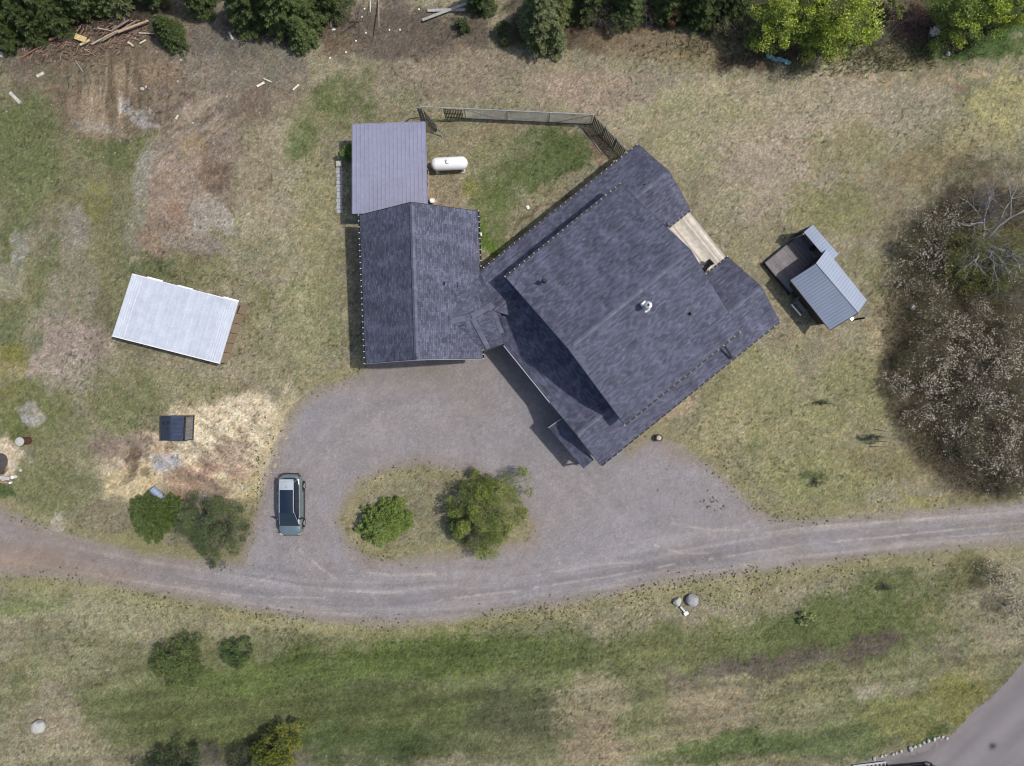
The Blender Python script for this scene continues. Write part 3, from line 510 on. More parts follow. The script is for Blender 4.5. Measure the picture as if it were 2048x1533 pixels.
def rosettes(name, n, fn):
    x = rng.uniform(-40, 40, n); y = rng.uniform(-22, 6, n); c, sd, sr = nearest_color(x, y); k = fn(x, y, c, sd, sr); x, y = x[k], y[k]; n = len(x); B = 7
    r = rng.uniform(.035, .10, n); a = rng.uniform(0, 6.28, (n, B)); L = r[:, None]*rng.uniform(.7, 1.2, (n, B)); w = .36
    ca, sa = np.cos(a), np.sin(a); Z = np.zeros_like(L); X0 = x[:, None]; Y0 = y[:, None]
    p0 = np.stack([X0+Z, Y0+Z, Z+.012], -1); p1 = np.stack([X0+L*(.55*ca-w*sa), Y0+L*(.55*sa+w*ca), Z+.035], -1); p2 = np.stack([X0+L*ca, Y0+L*sa, Z+.02], -1); p3 = np.stack([X0+L*(.55*ca+w*sa), Y0+L*(.55*sa-w*ca), Z+.035], -1)
    V = np.stack([p0, p3, p2, p1], 2).reshape(-1, 3); F = np.arange(n*B*4).reshape(-1, 4)
    cc = np.array([(104, 108, 74), (118, 118, 84), (94, 100, 66), (128, 122, 90)])[rng.integers(0, 4, n)]*rng.uniform(.8, 1.1, (n, 1))
    o = fast_mesh(name, V, F, M['tuft'], colors=np.repeat(to_alb(cc), B*4, 0)); o['kind'] = 'stuff'; return o
o = rosettes('weeds', 100000, edge_fn)
tag(o, 'small dark green weeds sprinkled along the edges of the gravel drive', 'weeds')
def rough_fn(x, y, c, sd, sr):
    px = 1024+x*FPX/H; py = 766-y*FPX/H
    k = np.clip(1-np.abs((px-1800)/190), 0, 1)*np.clip(1-np.abs((py-(118-(px-1700)*.12))/42), 0, 1)
    k2 = np.clip(1-np.abs((px-1420)/190), 0, 1)*np.clip(1-np.abs((py-95)/38), 0, 1)*.6
    return rng.random(len(x)) < np.clip(k*2.2+k2, 0, 1)
o = tufts('long_grass', 16000, (5, 40, 20, 29.5), .34, .045, rough_fn, blades=4, lean=1.0, colf=lambda c, n: np.where(rng.random((n, 1)) < .55, np.array((176, 166, 132)), np.array((96, 110, 64)))*rng.uniform(.7, 1.1, (n, 1)))
tag(o, 'long straw coloured grass lying in tangled streaks below the bright green trees', 'grass')
def yellow_fn(x, y, c, sd, sr):
    px = 1024+x*FPX/H; py = 766-y*FPX/H; k = 0
    for a, b, r in ((30,740,34),(200,400,30),(950,370,40),(26,842,12),(860,925,6),(1000,385,28),(35,800,24),(1890,1480,14),(60,770,20)): k = k+np.exp(-((px-a)**2+(py-b)**2)/r**2)
    return (rng.random(len(x)) < k*.4) & (sd < 0)
o = tufts('dandelions', 40000, (-40, 36, -30, 16), .05, .05, yellow_fn, blades=2, lean=.5, colf=lambda c, n: np.array((188, 168, 40))*rng.uniform(.7, 1.1, (n, 1)))
tag(o, 'tiny yellow dandelion flowers dotted through the greener grass patches', 'flowers')
# pale pebbles and crumbs of stone
def pebbles(name, n, fn, lo, hi, cols, z0=.004):
    x = rng.uniform(-40, 40, n*6); y = rng.uniform(-30, 30, n*6); c, sd, sr = nearest_color(x, y); k = fn(x, y, c, sd, sr); x, y = x[k][:n], y[k][:n]; n = len(x)
    r = rng.uniform(lo, hi, n)*rng.uniform(.6, 1, n); base = np.array([(1,0,0),(0,1,0),(-1,0,0),(0,-1,0),(0,0,.8)]); F0 = np.array([(0,1,4),(1,2,4),(2,3,4),(3,0,4)])
    a = rng.uniform(0, 6.28, n); ca, sa = np.cos(a), np.sin(a); s = rng.uniform(.6, 1.2, (n, 5))
    P = base[None]*s[..., None]*r[:, None, None]; V = np.stack([P[..., 0]*ca[:, None]-P[..., 1]*sa[:, None]+x[:, None], P[..., 0]*sa[:, None]+P[..., 1]*ca[:, None]+y[:, None], P[..., 2]+z0], -1)
    F = F0[None]+np.arange(n)[:, None, None]*5
    cc = np.array(cols)[rng.integers(0, len(cols), n)]*rng.uniform(.8, 1.1, (n, 1))
    o = fast_mesh(name, V.reshape(-1, 3), F.reshape(-1, 3), M['tuft'], colors=np.repeat(to_alb(cc), 5, 0)); o['kind'] = 'stuff'; return o
o = pebbles('pebbles', 2200, lambda x, y, c, sd, sr: (sd > 0), .012, .05, [(225,222,215),(190,186,180),(110,106,104)])
tag(o, 'small pale and dark stones strewn over the gravel drive', 'pebbles')
def rub(x, y, c, sd, sr):
    px = 1024+x*FPX/H; py = 766-y*FPX/H
    k = np.exp(-((px-300)/230)**2-((py-230)/200)**2)*.5+np.exp(-((px-500)/80)**2-((py-60)/70)**2)+np.exp(-((px-470)/26)**2-((py-985)/30)**2)*1.5+np.exp(-((px-750)/110)**2-((py-60)/60)**2)*.3
    return (rng.random(len(x)) < k) & (sd < 0)
o = pebbles('rubble', 2400, rub, .025, .085, [(210,200,186),(180,166,150),(120,104,90),(190,150,130)], .0)
tag(o, 'crumbled stones and wood chips scattered on the bare dug earth', 'rubble')
# ---------------------------------------------------------------- the house
AN = R(38.9); CU, SU = math.cos(AN), math.sin(AN)
def uvw(u, v, z): return Vector((u*CU-v*SU, u*SU+v*CU, z))
def plane_uv(e0, e1):
    """texture coordinates: along the eave, up the slope"""
    e0 = Vector(e0); d = (Vector(e1)-e0); d.z = 0; d.normalize(); n = Vector((-d.y, d.x, 0))
    return lambda p: ((p-e0).dot(d), math.copysign(math.hypot((p-e0).dot(n), p.z-e0.z), (p-e0).dot(n)))
house = thing('house', 'large two storey house with blue grey shingle roofs, joined to its garage wing', 'house', uvw(9.4, -.6, 0))
def roof(name, pts, eave, thick=.18, label=None, parent=house, m='shingle'):
    b = MB().prism(pts, thick); o = b.build(name, [M[m]], parent, uvf=plane_uv(*eave))
    if label: o['label'] = label
    return o
def ridge_caps(parent, a, b, w=.30, step=.24, lift=.045, slope=.45, name='ridge_cap'):
    a = Vector(a); b = Vector(b); d = (b-a); L = d.length; d.normalize(); s = Vector((-d.y, d.x, 0)).normalized(); mb = MB(); n = int(L/step); rr = random.Random(3)
    for i in range(n):
        p = a+d*(i*step); q = p+d*(step*1.12); k = rr.choice((.85, .9, .95, 1, 1.05, 1.12, 1.25)) if rr.random() < .7 else 1
        t0 = lift+.012; t1 = lift
        vs = [p+s*w/2-Vector((0,0,w/2*slope-t0)), p+Vector((0,0,t0)), p-s*w/2-Vector((0,0,w/2*slope-t0)), q+s*w/2-Vector((0,0,w/2*slope-t1)), q+Vector((0,0,t1)), q-s*w/2-Vector((0,0,w/2*slope-t1))]
        mb.add(vs, [(0,1,4,3),(1,2,5,4),(0,3,5,2),(2,1,0),(3,4,5)], 0, k)
    return mb.build(name, [M['ridge_cap']], parent)
def gutter(parent, a, b, out, spacing=.47, hang=True):
    a = Vector(a); b = Vector(b); o_ = Vector(out).normalized()*.06; z = Vector((0, 0, -.09))
    g = MB(); d = (b-a).normalized()
    g.beam(a+o_*2.1+z, b+o_*2.1+z, .02, .11); g.beam(a+o_*.2+z, b+o_*.2+z, .02, .11); g.beam(a+o_*1.15+z-Vector((0,0,.055)), b+o_*1.15+z-Vector((0,0,.055)), .11, .012)
    g = g.build('gutter', [M['trim_dark']], parent); n = max(1, int((b-a).length/spacing))
    if hang:
        proto = None
        for i in range(n+1):
            p = a+(b-a)*(i/n)+o_*1.25+Vector((0, 0, -.005))
            if proto is None:
                hb = MB(); hb.box((0, 0, 0), (.06, .065, .04), math.atan2(d.y, d.x)); hb.box((0, 0, .025), (.03, .12, .01), math.atan2(d.y, d.x))
                proto = hb.build('gutter_hanger', [M['hanger']], g, world=False); q = proto
            else: q = proto.copy(); C.objects.link(q); q.parent = g
            q.location = p-org(parent)
    return g
s24 = .46
def z1(v, c, half, zr, ze): return zr-(zr-ze)*abs(v-c)/half
# main (upper) gable roof
ZU, ZR = 5.5, 8.4; u0, u1, vS, vN, vc = 4.25, 14.5, -7.1, 5.96, -.57
main_roof = roof('main_roof', [uvw(u0, vN, ZU), uvw(u1, vN, ZU), uvw(u1, vc, ZR), uvw(u0, vc, ZR)], (uvw(u0, vN, ZU), uvw(u1, vN, ZU)))
roof('main_roof', [uvw(u0, vS, ZU), uvw(u1, vS, ZU), uvw(u1, vc, ZR), uvw(u0, vc, ZR)], (uvw(u0, vS, ZU), uvw(u1, vS, ZU)))
ridge_caps(house, uvw(u0+.4, vc, ZR), uvw(u1-.4, vc, ZR), slope=.44)
# lower wings either side
ZL, ZW = 2.9, 4.4
def wing(ua, ub, va, vb, zr, ze, nm):
    c = (va+vb)/2
    roof(nm, [uvw(ua, va, ze), uvw(ub, va, ze), uvw(ub, c, zr), uvw(ua, c, zr)], (uvw(ua, va, ze), uvw(ub, va, ze)))
    roof(nm, [uvw(ua, vb, ze), uvw(ub, vb, ze), uvw(ub, c, zr), uvw(ua, c, zr)], (uvw(ua, vb, ze), uvw(ub, vb, ze)))
wing(1.25, 18.0, -8.72, -2.75, ZW, ZL, 'wing_roof')
ridge_caps(house, uvw(1.3, -5.74, ZW), uvw(4.2, -5.74, ZW), slope=.46); ridge_caps(house, uvw(14.6, -5.74, ZW), uvw(17.9, -5.74, ZW), slope=.46)
# north wing: NW slope runs on to the garage, SE slope stops at the south eave
vr = 4.72
roof('wing_roof', [uvw(3.16, 7.76, ZL), uvw(18.05, 7.72, ZL), uvw(18.05, vr, 4.38), uvw(2.2, vr+.1, 4.36)], (uvw(3, 7.75, ZL), uvw(18, 7.75, ZL)))
roof('wing_roof', [uvw(4.4, 1.7, ZL), uvw(18.05, 1.7, ZL), uvw(18.05, vr, 4.38), uvw(2.2, vr+.1, 4.36)], (uvw(3, 1.7, ZL), uvw(18, 1.7, ZL)))
ridge_caps(house, uvw(14.6, vr, 4.38), uvw(17.9, vr, 4.38), slope=.46)
# lean-to over the south-west front
roof('porch_roof', [uvw(1.3, -3.9, ZL-.02), uvw(1.3, 2.56, ZL-.02), uvw(2.3, 4.72, 3.37), uvw(4.7, 4.72, 4.50), uvw(4.75, -5.7, 4.52), uvw(4.2, -5.7, 4.26)], (uvw(1.3, -3.9, ZL), uvw(1.3, 2.5, ZL)))
# connector between house and garage, patched together from several facets
R0 = W(902, 643, 4.42); R1 = W(943, 633, 4.40); R2 = W(985, 609, 4.38); N0 = W(957, 545, 2.9); E0 = W(968, 701, 2.95); E1 = W(1007, 688, 2.95); Wr = uvw(2.6, vr+.1, 4.37); G0 = W(900, 700, 4.5)
roof('connector_roof', [N0+Vector((.0,.0,.0)), W(1012, 560, 3.5), R2, R1], (N0, R1), .14)
roof('connector_roof', [N0, R1, R0, W(925, 560, 3.9)], (N0, R0), .14)
roof('connector_roof', [R0, R1, E0, W(940, 705, 3.0)], (W(940,705,3.0), E0), .14)
roof('connector_roof', [R1, R2, W(1006, 640, 3.72), E1, E0], (E0, E1), .14)
roof('connector_roof', [R2, Wr+Vector((0,0,.02)), uvw(1.4, 2.6, 2.98), E1, W(1006, 640, 3.72)], (E0, E1), .14)
ridge_caps(house, R0, R1, w=.42, step=.34, lift=.05, slope=.3); ridge_caps(house, R1, R2, w=.42, step=.34, lift=.05, slope=.3)
for a, b in ((R1+Vector((.05,-.1,-.03)), E0+Vector((.35,.1,.05))), (R0.lerp(R1, .72), W(956, 690, 3.15)), (R1.lerp(R2, .35), W(990, 672, 3.2)), (R2+Vector((0,-.15,-.05)), W(1004, 668, 3.35))):
    ridge_caps(house, a, b, w=.34, step=.3, lift=.035, slope=.1, name='shingle_strip')
# shingle patches next to the valley
mbp = MB(); rr = random.Random(5)
for i in range(46):
    t = rr.random(); p = W(rr.uniform(880, 935), rr.uniform(575, 640), 0); 
    zz = 3.0+(-2.35-p.x)*.70+.02
    if zz < 3.0 or zz > 5.5: continue
    MB().box((p.x, p.y, zz+.02), (.15, .38, .012), 0, 0, rr.choice((.8, .9, 1.05, 1.15)), Matrix.Rotation(math.atan(.70), 3, 'Y')).build('shingle_patch', [M['ridge_cap']], house)

# garage wing
g = [W(719, 430, 3), W(955, 422, 3), W(965, 717, 3), W(731, 727, 3)]; GT = W(823, 404, 6.1); GB = W(833, 719, 6.1)
roof('garage_roof', [g[0], g[3], GB, GT], (g[3], g[0])); roof('garage_roof', [g[1], g[2], GB, GT], (g[1], g[2]))
ridge_caps(house, GT+(GB-GT)*.02, GB-(GB-GT)*.03, slope=.7, w=.30)
# walls
def wall_poly(name, pts, ztop, m='siding', z0=0, t=.18, parent=house):
    b = MB(); n = len(pts)
    for i in range(n):
        a, c = Vector(pts[i]), Vector(pts[(i+1) % n]); d = (c-a).normalized()
        zt = ztop if not callable(ztop) else ztop(i)
        ia = a+d*.001; b.beam(Vector((ia.x, ia.y, (z0+zt)/2)), Vector((c.x, c.y, (z0+zt)/2)), t, zt-z0)
    return b.build(name, [M[m]], parent)
def gable(name, a, b, apex, zb, m='siding', t=.16, parent=house):
    a = Vector(a); b = Vector(b); ap = Vector(apex); d = (b-a).normalized(); n = Vector((-d.y, d.x, 0))*t/2
    vs = [Vector((a.x, a.y, zb))+n, Vector((b.x, b.y, zb))+n, ap+n, Vector((a.x, a.y, zb))-n, Vector((b.x, b.y, zb))-n, ap-n]
    return MB().add(vs, [(0,1,2),(5,4,3),(0,3,4,1),(1,4,5,2),(2,5,3,0)]).build(name, [M[m]], parent)
iu = .42
wall_poly('wall', [uvw(4.7, -6.6, 0), uvw(14.1, -6.6, 0), uvw(14.1, 5.46, 0), uvw(4.7, 5.46, 0)], 5.45, z0=2.2)
gable('gable_wall', uvw(4.7, -6.6, 0), uvw(4.7, 5.46, 0), uvw(4.7, vc, 8.15), 5.46); gable('gable_wall', uvw(14.1, -6.6, 0), uvw(14.1, 5.46, 0), uvw(14.1, vc, 8.15), 5.46)
wall_poly('wall', [uvw(1.7, -8.3, 0), uvw(17.6, -8.3, 0), uvw(17.6, -3.15, 0), uvw(14.15, -3.15, 0), uvw(14.15, 2.1, 0), uvw(17.65, 2.1, 0), uvw(17.65, 7.3, 0), uvw(2.2, 7.3, 0), uvw(1.75, 2.1, 0)], 2.8)
gable('gable_wall', uvw(17.6, -8.3, 0), uvw(17.6, -3.15, 0), uvw(17.6, -5.74, 4.15), 2.81); gable('gable_wall', uvw(17.65, 2.1, 0), uvw(17.65, 7.3, 0), uvw(17.65, vr, 4.15), 2.81)
gable('gable_wall', uvw(1.7, -8.3, 0), uvw(1.7, -3.15, 0), uvw(1.7, -5.74, 4.15), 2.81)
gw = [g[0]+Vector((.4,-.3,0)), g[1]+Vector((-.4,-.3,0)), g[2]+Vector((-.4,.3,0)), g[3]+Vector((.4,.3,0))]
wall_poly('garage_wall', gw, 2.95); gable('gable_wall', gw[0], gw[1], GT+Vector((0,-.3,-.2)), 2.96); gable('gable_wall', gw[3], gw[2], GB+Vector((0,.3,-.2)), 2.96)
wall_poly('connector_wall', [W(960, 560, 0), W(1005, 560, 0), W(1005, 690, 0), W(960, 705, 0)], 2.75)
# doors and windows in the walls, most of them under the eaves
def window(a, b, z0, z1, out, nm='window', pane='glass'):
    a = Vector(a); b = Vector(b); o_ = Vector(out).normalized()*.11; c = (a+b)/2
    fr = MB()
    for z in (z0, z1): fr.beam(Vector((a.x, a.y, z))+o_, Vector((b.x, b.y, z))+o_, .06, .09)
    for p in (a, b): fr.beam(Vector((p.x, p.y, z0))+o_, Vector((p.x, p.y, z1))+o_, .09, .06)
    f = fr.build(nm, [M['trim_white']], house); MB().beam(Vector((a.x, a.y, (z0+z1)/2))+o_*.85, Vector((b.x, b.y, (z0+z1)/2))+o_*.85, .03, z1-z0-.05).build('pane', [M[pane]], f)
nS = (SU, -CU, 0); nN = (-SU, CU, 0); nE = (CU, SU, 0); nW = (-CU, -SU, 0)
for u in (4, 7.5, 11, 14.5): window(uvw(u, -8.3, 0), uvw(u+1.4, -8.3, 0), 1, 2.1, nS)
for u in (5, 9, 13): window(uvw(u, 7.3, 0), uvw(u+1.2, 7.3, 0), 1, 2.1, nN)
for v in (-5.5, -1.2, 3): window(uvw(4.7, v, 0), uvw(4.7, v+1.2, 0), 4.7, 5.7, nW); window(uvw(14.1, v, 0), uvw(14.1, v+1.2, 0), 4.6, 5.7, nE)
window(uvw(14.15, -1.6, 0), uvw(14.15, .6, 0), .7, 2.5, nE, 'patio_door'); window(uvw(1.75, -2.5, 0), uvw(1.75, -1.5, 0), .1, 2.2, nW, 'door', 'wood'); window(uvw(1.75, -.8, 0), uvw(1.75, 1, 0), .9, 2.1, nW)
for x in (.8, 5.0):
    a = gw[3]+(gw[2]-gw[3]).normalized()*x; b = gw[3]+(gw[2]-gw[3]).normalized()*(x+2.8); window(a, b, .05, 2.3, (0, -1, 0), 'garage_door', 'fascia')
# gutters with their pale hangers
gutter(house, uvw(3.2, 7.76, ZL), uvw(18.0, 7.72, ZL), nN); gutter(house, uvw(u0, vN, ZU), uvw(u1, vN, ZU), nN, .42)
gutter(house, uvw(u0, vS, ZU), uvw(u1, vS, ZU), nS, .47); gutter(house, uvw(1.25, -8.72, ZL), uvw(18.0, -8.72, ZL), nS, .5)
gutter(house, g[0], g[3], (-1, 0, 0), .42); gutter(house, g[1], W(960, 532, 3), (1, 0, 0), .4); gutter(house, W(964, 700, 3), g[2], (1, 0, 0), .22)
gutter(house, uvw(15.95, 1.7, ZL), uvw(18.05, 1.7, ZL), nS, .3); gutter(house, uvw(16.0, -2.75, ZL), uvw(18.0, -2.75, ZL), nN, .3)
MB().beam(uvw(1.24, -3.85, ZL-.03), uvw(1.24, 2.5, ZL-.03), .07, .12).build('fascia_board', [M['fascia']], house)
for a, b in ((g[0], GT), (GT, g[1]), (g[3], GB), (GB, g[2])): MB().beam(a+Vector((0, 0, -.10)), b+Vector((0, 0, -.10)), .05, .17).build('fascia_board', [M['trim_dark']], house)
for uu, va, vb, ze, zr in ((u0, vS, vN, ZU, ZR), (u1, vS, vN, ZU, ZR), (18.0, -8.72, -2.75, ZL, ZW), (1.25, -8.72, -2.75, ZL, ZW), (18.06, 1.7, 7.72, ZL, 4.38)):
    c = (va+vb)/2
    for q in (va, vb): MB().beam(uvw(uu, q, ze-.11), uvw(uu, c, zr-.11), .05, .17).build('fascia_board', [M['trim_dark']], house)
MB().beam(W(730, 728, 2.98), GB+Vector((0, -.03, -.02)), .035, .05).beam(GB+Vector((0, -.03, -.02)), W(965, 718, 2.98), .035, .05).build('drip_edge', [M['fascia']], house)
# bent downpipe lying on the south-east lower roof
MB().beam(W(1447, 688, 4.35), W(1465, 717, 3.15), .13, .1).build('downpipe', [M['trim_dark']], house)
# hood over the front steps
hp = [W(1122, 838, 2.85), W(1188, 920, 2.85), W(1167, 937, 2.35), W(1097, 855, 2.35)]
roof('hood_roof', hp, (hp[3], hp[2]), .12)
MB().beam(hp[3], hp[0], .07, .13).build('fascia_board', [M['fascia']], house)
for a, b in ((hp[3], .06), (hp[2], .06)):
    q = a.lerp((hp[0]+hp[1])/2, .07); MB().box((q.x, q.y, 1.12), (.13, .13, 2.24)).build('post', [M['wood_grey']], house)
# chimney, vents
ch = thing('chimney', 'x', 'x') if False else None
cz = 8.02; cp = W(1291, 613, cz); cb = MB()
fl = MB(); fl.box((cp.x, cp.y, cz-.02), (.40, .72, .035), AN, 0, None, Matrix.Rotation(-R(0), 3, 'X') @ Matrix.Rotation(R(24), 3, 'X'))
chm = MB().lathe((cp.x, cp.y, 0), [(.30, cz-.12), (.20, cz+.10), (.155, cz+.16), (.155, cz+.78), (.24, cz+.82), (.26, cz+.86), (.24, cz+.93), (.10, cz+.97), (.10, cz+.975), (.04, cz+.96)], 20).build('chimney', [M['chrome']], house, smooth=False)
fl.build('flashing', [M['white_paint']], chm); MB().lathe((cp.x, cp.y, 0), [(.085, cz+.976), (.085, cz+.985)], 14).build('flue_opening', [M['rubber']], chm)
for (px, py, z, r) in ((1088, 562, 6.95, .07), (1381, 627, 7.0, .055), (1289, 370, 4.05, .06)):
    p = W(px, py, z); MB().tube(p-Vector((0, 0, .3)), p+Vector((0, 0, .34)), r, r, 10).lathe(p, [(r*2.6, -.05), (r*1.3, .06)], 10).build('vent_pipe', [M['steel_dark']], house)
MB().tube(W(1337, 452, 3.05), W(1333, 447, 3.3), .05).build('vent_pipe', [M['steel_dark']], house)

# deck between the two lower wings
deck = thing('deck', 'weathered pale plank deck set between the two lower wings on the house north east side', 'deck', uvw(16.5, -.5, 0))
mb = MB(); rr = random.Random(9); u = 14.3; z = .62
while u < 18.6:
    c = rr.uniform(.68, 1.15); cc = (.56*c, .51*c, .44*c*rr.uniform(.92, 1.05)); j = rr.uniform(-.5, 1.2)
    mb.beam(uvw(u, 1.95, z), uvw(u, j, z), .135, .03, 0, cc); c2 = c*rr.uniform(.85, 1.12); mb.beam(uvw(u, j-.004, z), uvw(u, -2.9, z), .135, .03, 0, (.56*c2, .51*c2, .44*c2)); u += .143
mb.build('planks', [M['plank']], deck)
mb = MB(); mb.beam(uvw(18.66, 1.95, z-.12), uvw(18.66, -2.9, z-.12), .05, .24)
for v in (1.9, .3, -1.2, -2.8):
    mb.beam(uvw(14.4, v, z-.14), uvw(18.6, v, z-.14), .06, .2)
    p = uvw(18.5, v, .2); mb.box(p, (.12, .12, .5), AN)
mb.build('frame', [M['wood_grey']], deck)
gr = thing('barbecue_grill', 'black barbecue grill at the shaded south end of the pale plank deck', 'grill', uvw(16.2, -2.35, .64))
p = uvw(16.2, -2.35, .64)
MB().beam(p+Vector((-.35,-.3,.75)), p+Vector((.35,.3,.75)), .5, .34).build('lid', [M['steel_dark']], gr)
MB().beam(p+Vector((-.7,-.6,.62)), p+Vector((.7,.6,.62)), .42, .04).build('shelf', [M['trim_dark']], gr)
for sx, sy in ((-.4,-.1),(-.1,-.4),(.1,.4),(.4,.1)): MB().tube(p+Vector((sx, sy, 0)), p+Vector((sx*.9, sy*.9, .62)), .02, .02, 6).build('leg', [M['steel_dark']], gr)
ch_ = thing('patio_chair', 'small grey patio chair beside the grill on the plank deck', 'chair', uvw(17.1, -2.3, .64)); p = uvw(17.1, -2.3, .64)
MB().box(p+Vector((0, 0, .44)), (.5, .5, .04), AN).build('seat', [M['wood_grey']], ch_); MB().box(p+uvw(.24, 0, .72), (.04, .5, .5), AN).build('backrest', [M['wood_grey']], ch_)
for a, b in ((-.2,-.2),(.2,-.2),(-.2,.2),(.2,.2)): MB().tube(p+uvw(a, b, 0), p+uvw(a, b, .43), .018, .018, 6).build('leg', [M['galv']], ch_)

# ---------------------------------------------------------------- ribbed metal roofs
def ribbed(a, b, c, d, pitch, mats, name, parent, rib=.03, rw=.05, thick=.03, colvar=0, seams=None, rr=random.Random(2)):
    """quad a-b (eave) c-d (ridge): a->b is the long way ribs are spaced along; ribs run from a to d"""
    a, b, c, d = map(Vector, (a, b, c, d)); mb = MB(); n = max(1, int(round((b-a).length/pitch))); up = (b-a).cross(d-a).normalized()
    if up.z < 0: up = -up
    for i in range(n):
        t0, t1 = i/n, (i+1)/n; p0 = a.lerp(b, t0); p1 = a.lerp(b, t1); q0 = d.lerp(c, t0); q1 = d.lerp(c, t1)
        dd = (p1-p0).normalized()*rw; segs = seams or [0, 1]
        for s0, s1 in zip(segs[:-1], segs[1:]):
            col = 1+rr.uniform(-colvar, colvar) if colvar else None
            A, B, Cq, D = p0.lerp(q0, s0), p1.lerp(q1, s0), p1.lerp(q1, s1), p0.lerp(q0, s1); lift = up*.006*s0
            e = up*rib
            vs = [A+lift, A+dd*.35+e+lift, A+dd+e+lift, A+dd*1.35+lift, B+lift, D+lift, D+dd*.35+e+lift, D+dd+e+lift, D+dd*1.35+lift, Cq+lift]
            mb.add(vs, [(0,1,6,5),(1,2,7,6),(2,3,8,7),(3,4,9,8)], 0, col)
    nn = up*thick
    mb.add([a-nn, b-nn, c-nn, d-nn, a, b, c, d], [(3,2,1,0),(0,1,5,4),(1,2,6,5),(2,3,7,6),(3,0,4,7)], 0, 1 if colvar else None)
    return mb.build(name, mats, parent)
cpt = thing('carport', 'lean-to carport with ribbed grey purple metal roof against the garage north end', 'carport', W(780, 330, 0))
ca = W(705, 249, 2.95); cb_ = W(850, 244, 2.95); cc = W(855, 425, 2.6); cd = W(705, 427.5, 2.6)
ribbed(cd, cc, cb_, ca, .305, [M['metal_purple']], 'roof', cpt, rib=.022, rw=.07)
MB().beam(cd+Vector((-.02, 0, -.04)), ca+Vector((-.02, 0, -.04)), .04, .13).beam(cc+Vector((.02, 0, -.04)), cb_+Vector((.02, 0, -.04)), .04, .13).beam(ca+Vector((0, .02, -.04)), cb_+Vector((0, .02, -.04)), .04, .13).build('trim', [M['metal_purple']], cpt)
for fx in (.06, .5, .94):
    for q0, q1 in ((ca, cb_),):
        p = q0.lerp(q1, fx); MB().box((p.x, p.y-.25, 1.42), (.14, .14, 2.84)).build('post', [M['wood_grey']], cpt)
for q0, q1 in ((ca, cd), (cb_, cc)):
    for f in (.35, .68):
        p = q0.lerp(q1, f); MB().box((p.x+(.3 if q0 is ca else -.3), p.y, 1.35), (.14, .14, 2.6)).build('post', [M['wood_grey']], cpt)
bt = MB()
for f in (.1, .5, .9):
    a = ca.lerp(cd, f); b = cb_.lerp(cc, f); bt.beam(a+Vector((.1, 0, -.12)), b+Vector((-.1, 0, -.12)), .05, .14)
bt.build('beam', [M['wood_grey']], cpt)

# pale silver roofed shed
shed = thing('shed', 'low shed with a pale silver corrugated roof and tan plywood end wall', 'shed', W(355, 640, 0))
s_tl, s_tr, s_br, s_bl = W(264, 548, 2.1), W(477, 604, 2.1), W(440, 727, 1.65), W(224, 672, 1.65)
ribbed(s_bl, s_br, s_tr, s_tl, .62, [M['metal_silver']], 'roof', shed, rib=.006, rw=.2, colvar=.03, seams=[0, .52, 1])
xr = MB()
for base in (0.0, .885):
    for k in range(5):
        f = base+.012+k*.022; xr.beam(s_bl.lerp(s_br, f)+Vector((0, 0, .012)), s_tl.lerp(s_tr, f)+Vector((0, 0, .012)), .05, .03)
xr.build('roof_rib', [mat('rib_paint', (.66, .68, .73), .45, metal=.2, var=.12)], shed)['label'] = 'bright narrow ribs along both roof ends'
MB().beam(s_bl+Vector((0, 0, -.03)), s_br+Vector((0, 0, -.03)), .05, .12).build('eave_trim', [M['white_paint']], shed)
rb = random.Random(8); jb = MB()
e_ = (s_tr-s_tl)
for k in range(7):
    f0 = k/7; f1 = f0+1/7; o_ = rb.uniform(.01, .12); up_ = (s_tl-s_bl).normalized(); jb.beam(s_tl.lerp(s_tr, f0)+up_*o_*.5+Vector((0,0,.006)), s_tl.lerp(s_tr, f1)+up_*o_*.5+Vector((0,0,.006)), o_+.02, .012)
jb.build('sheet_edge', [M['white_paint']], shed)
k_ = lambda p, z: Vector((p.x, p.y, z))
ctr = (s_tl+s_br)/2
def ins(p, f=.06): return p.lerp(Vector((ctr.x, ctr.y, p.z)), f)
w_ = [ins(s_tl), ins(s_tr, .02), ins(s_br, .03), ins(s_bl)]
for i, nm, mm in ((0, 'wall', 'wood_grey'), (3, 'wall', 'wood_grey'), (2, 'wall', 'wood_grey')):
    a, b = w_[i], w_[(i+1) % 4]; za, zb = a.z-.08, b.z-.08
    d = (b-a); d.z = 0; d.normalize(); n_ = Vector((-d.y, d.x, 0))*.04
    MB().add([k_(a, 0)+n_, k_(b, 0)+n_, k_(b, zb)+n_, k_(a, za)+n_, k_(a, 0)-n_, k_(b, 0)-n_, k_(b, zb)-n_, k_(a, za)-n_], [(0,1,2,3),(7,6,5,4),(0,4,5,1),(1,5,6,2),(2,6,7,3),(3,7,4,0)]).build(nm, [M[mm]], shed)
pw = MB(); a = k_(w_[1], 0); b = k_(w_[2], 0); c = random.Random(4)
L_ = (b-a).length; nP = 6
for i in range(nP):
    p = a.lerp(b, i/nP+.004); q = a.lerp(b, (i+1)/nP-.004); s_ = c.uniform(.85, 1.1); zz = 2.0-.42*(i/nP); off = Vector((.0, .0, 0))
    pw.add([k_(p, 0)+off, k_(q, 0)+off, k_(q, zz-.03), k_(p, zz)], [(0,1,2,3)], 0, (.33*s_, .25*s_, .165*s_)); pw.add([k_(p, 0)+off-Vector((.05,0,0)), k_(q, 0)+off-Vector((.05,0,0)), k_(q, zz-.03)-Vector((.05,0,0)), k_(p, zz)-Vector((.05,0,0))], [(3,2,1,0)], 0, (.2, .15, .1))
pw.build('plywood_wall', [M['wood_col']], shed)
MB().tube(W(480, 611, 2.0), W(468, 645, .5), .05, .05, 6).build('brace', [M['rust']], shed)

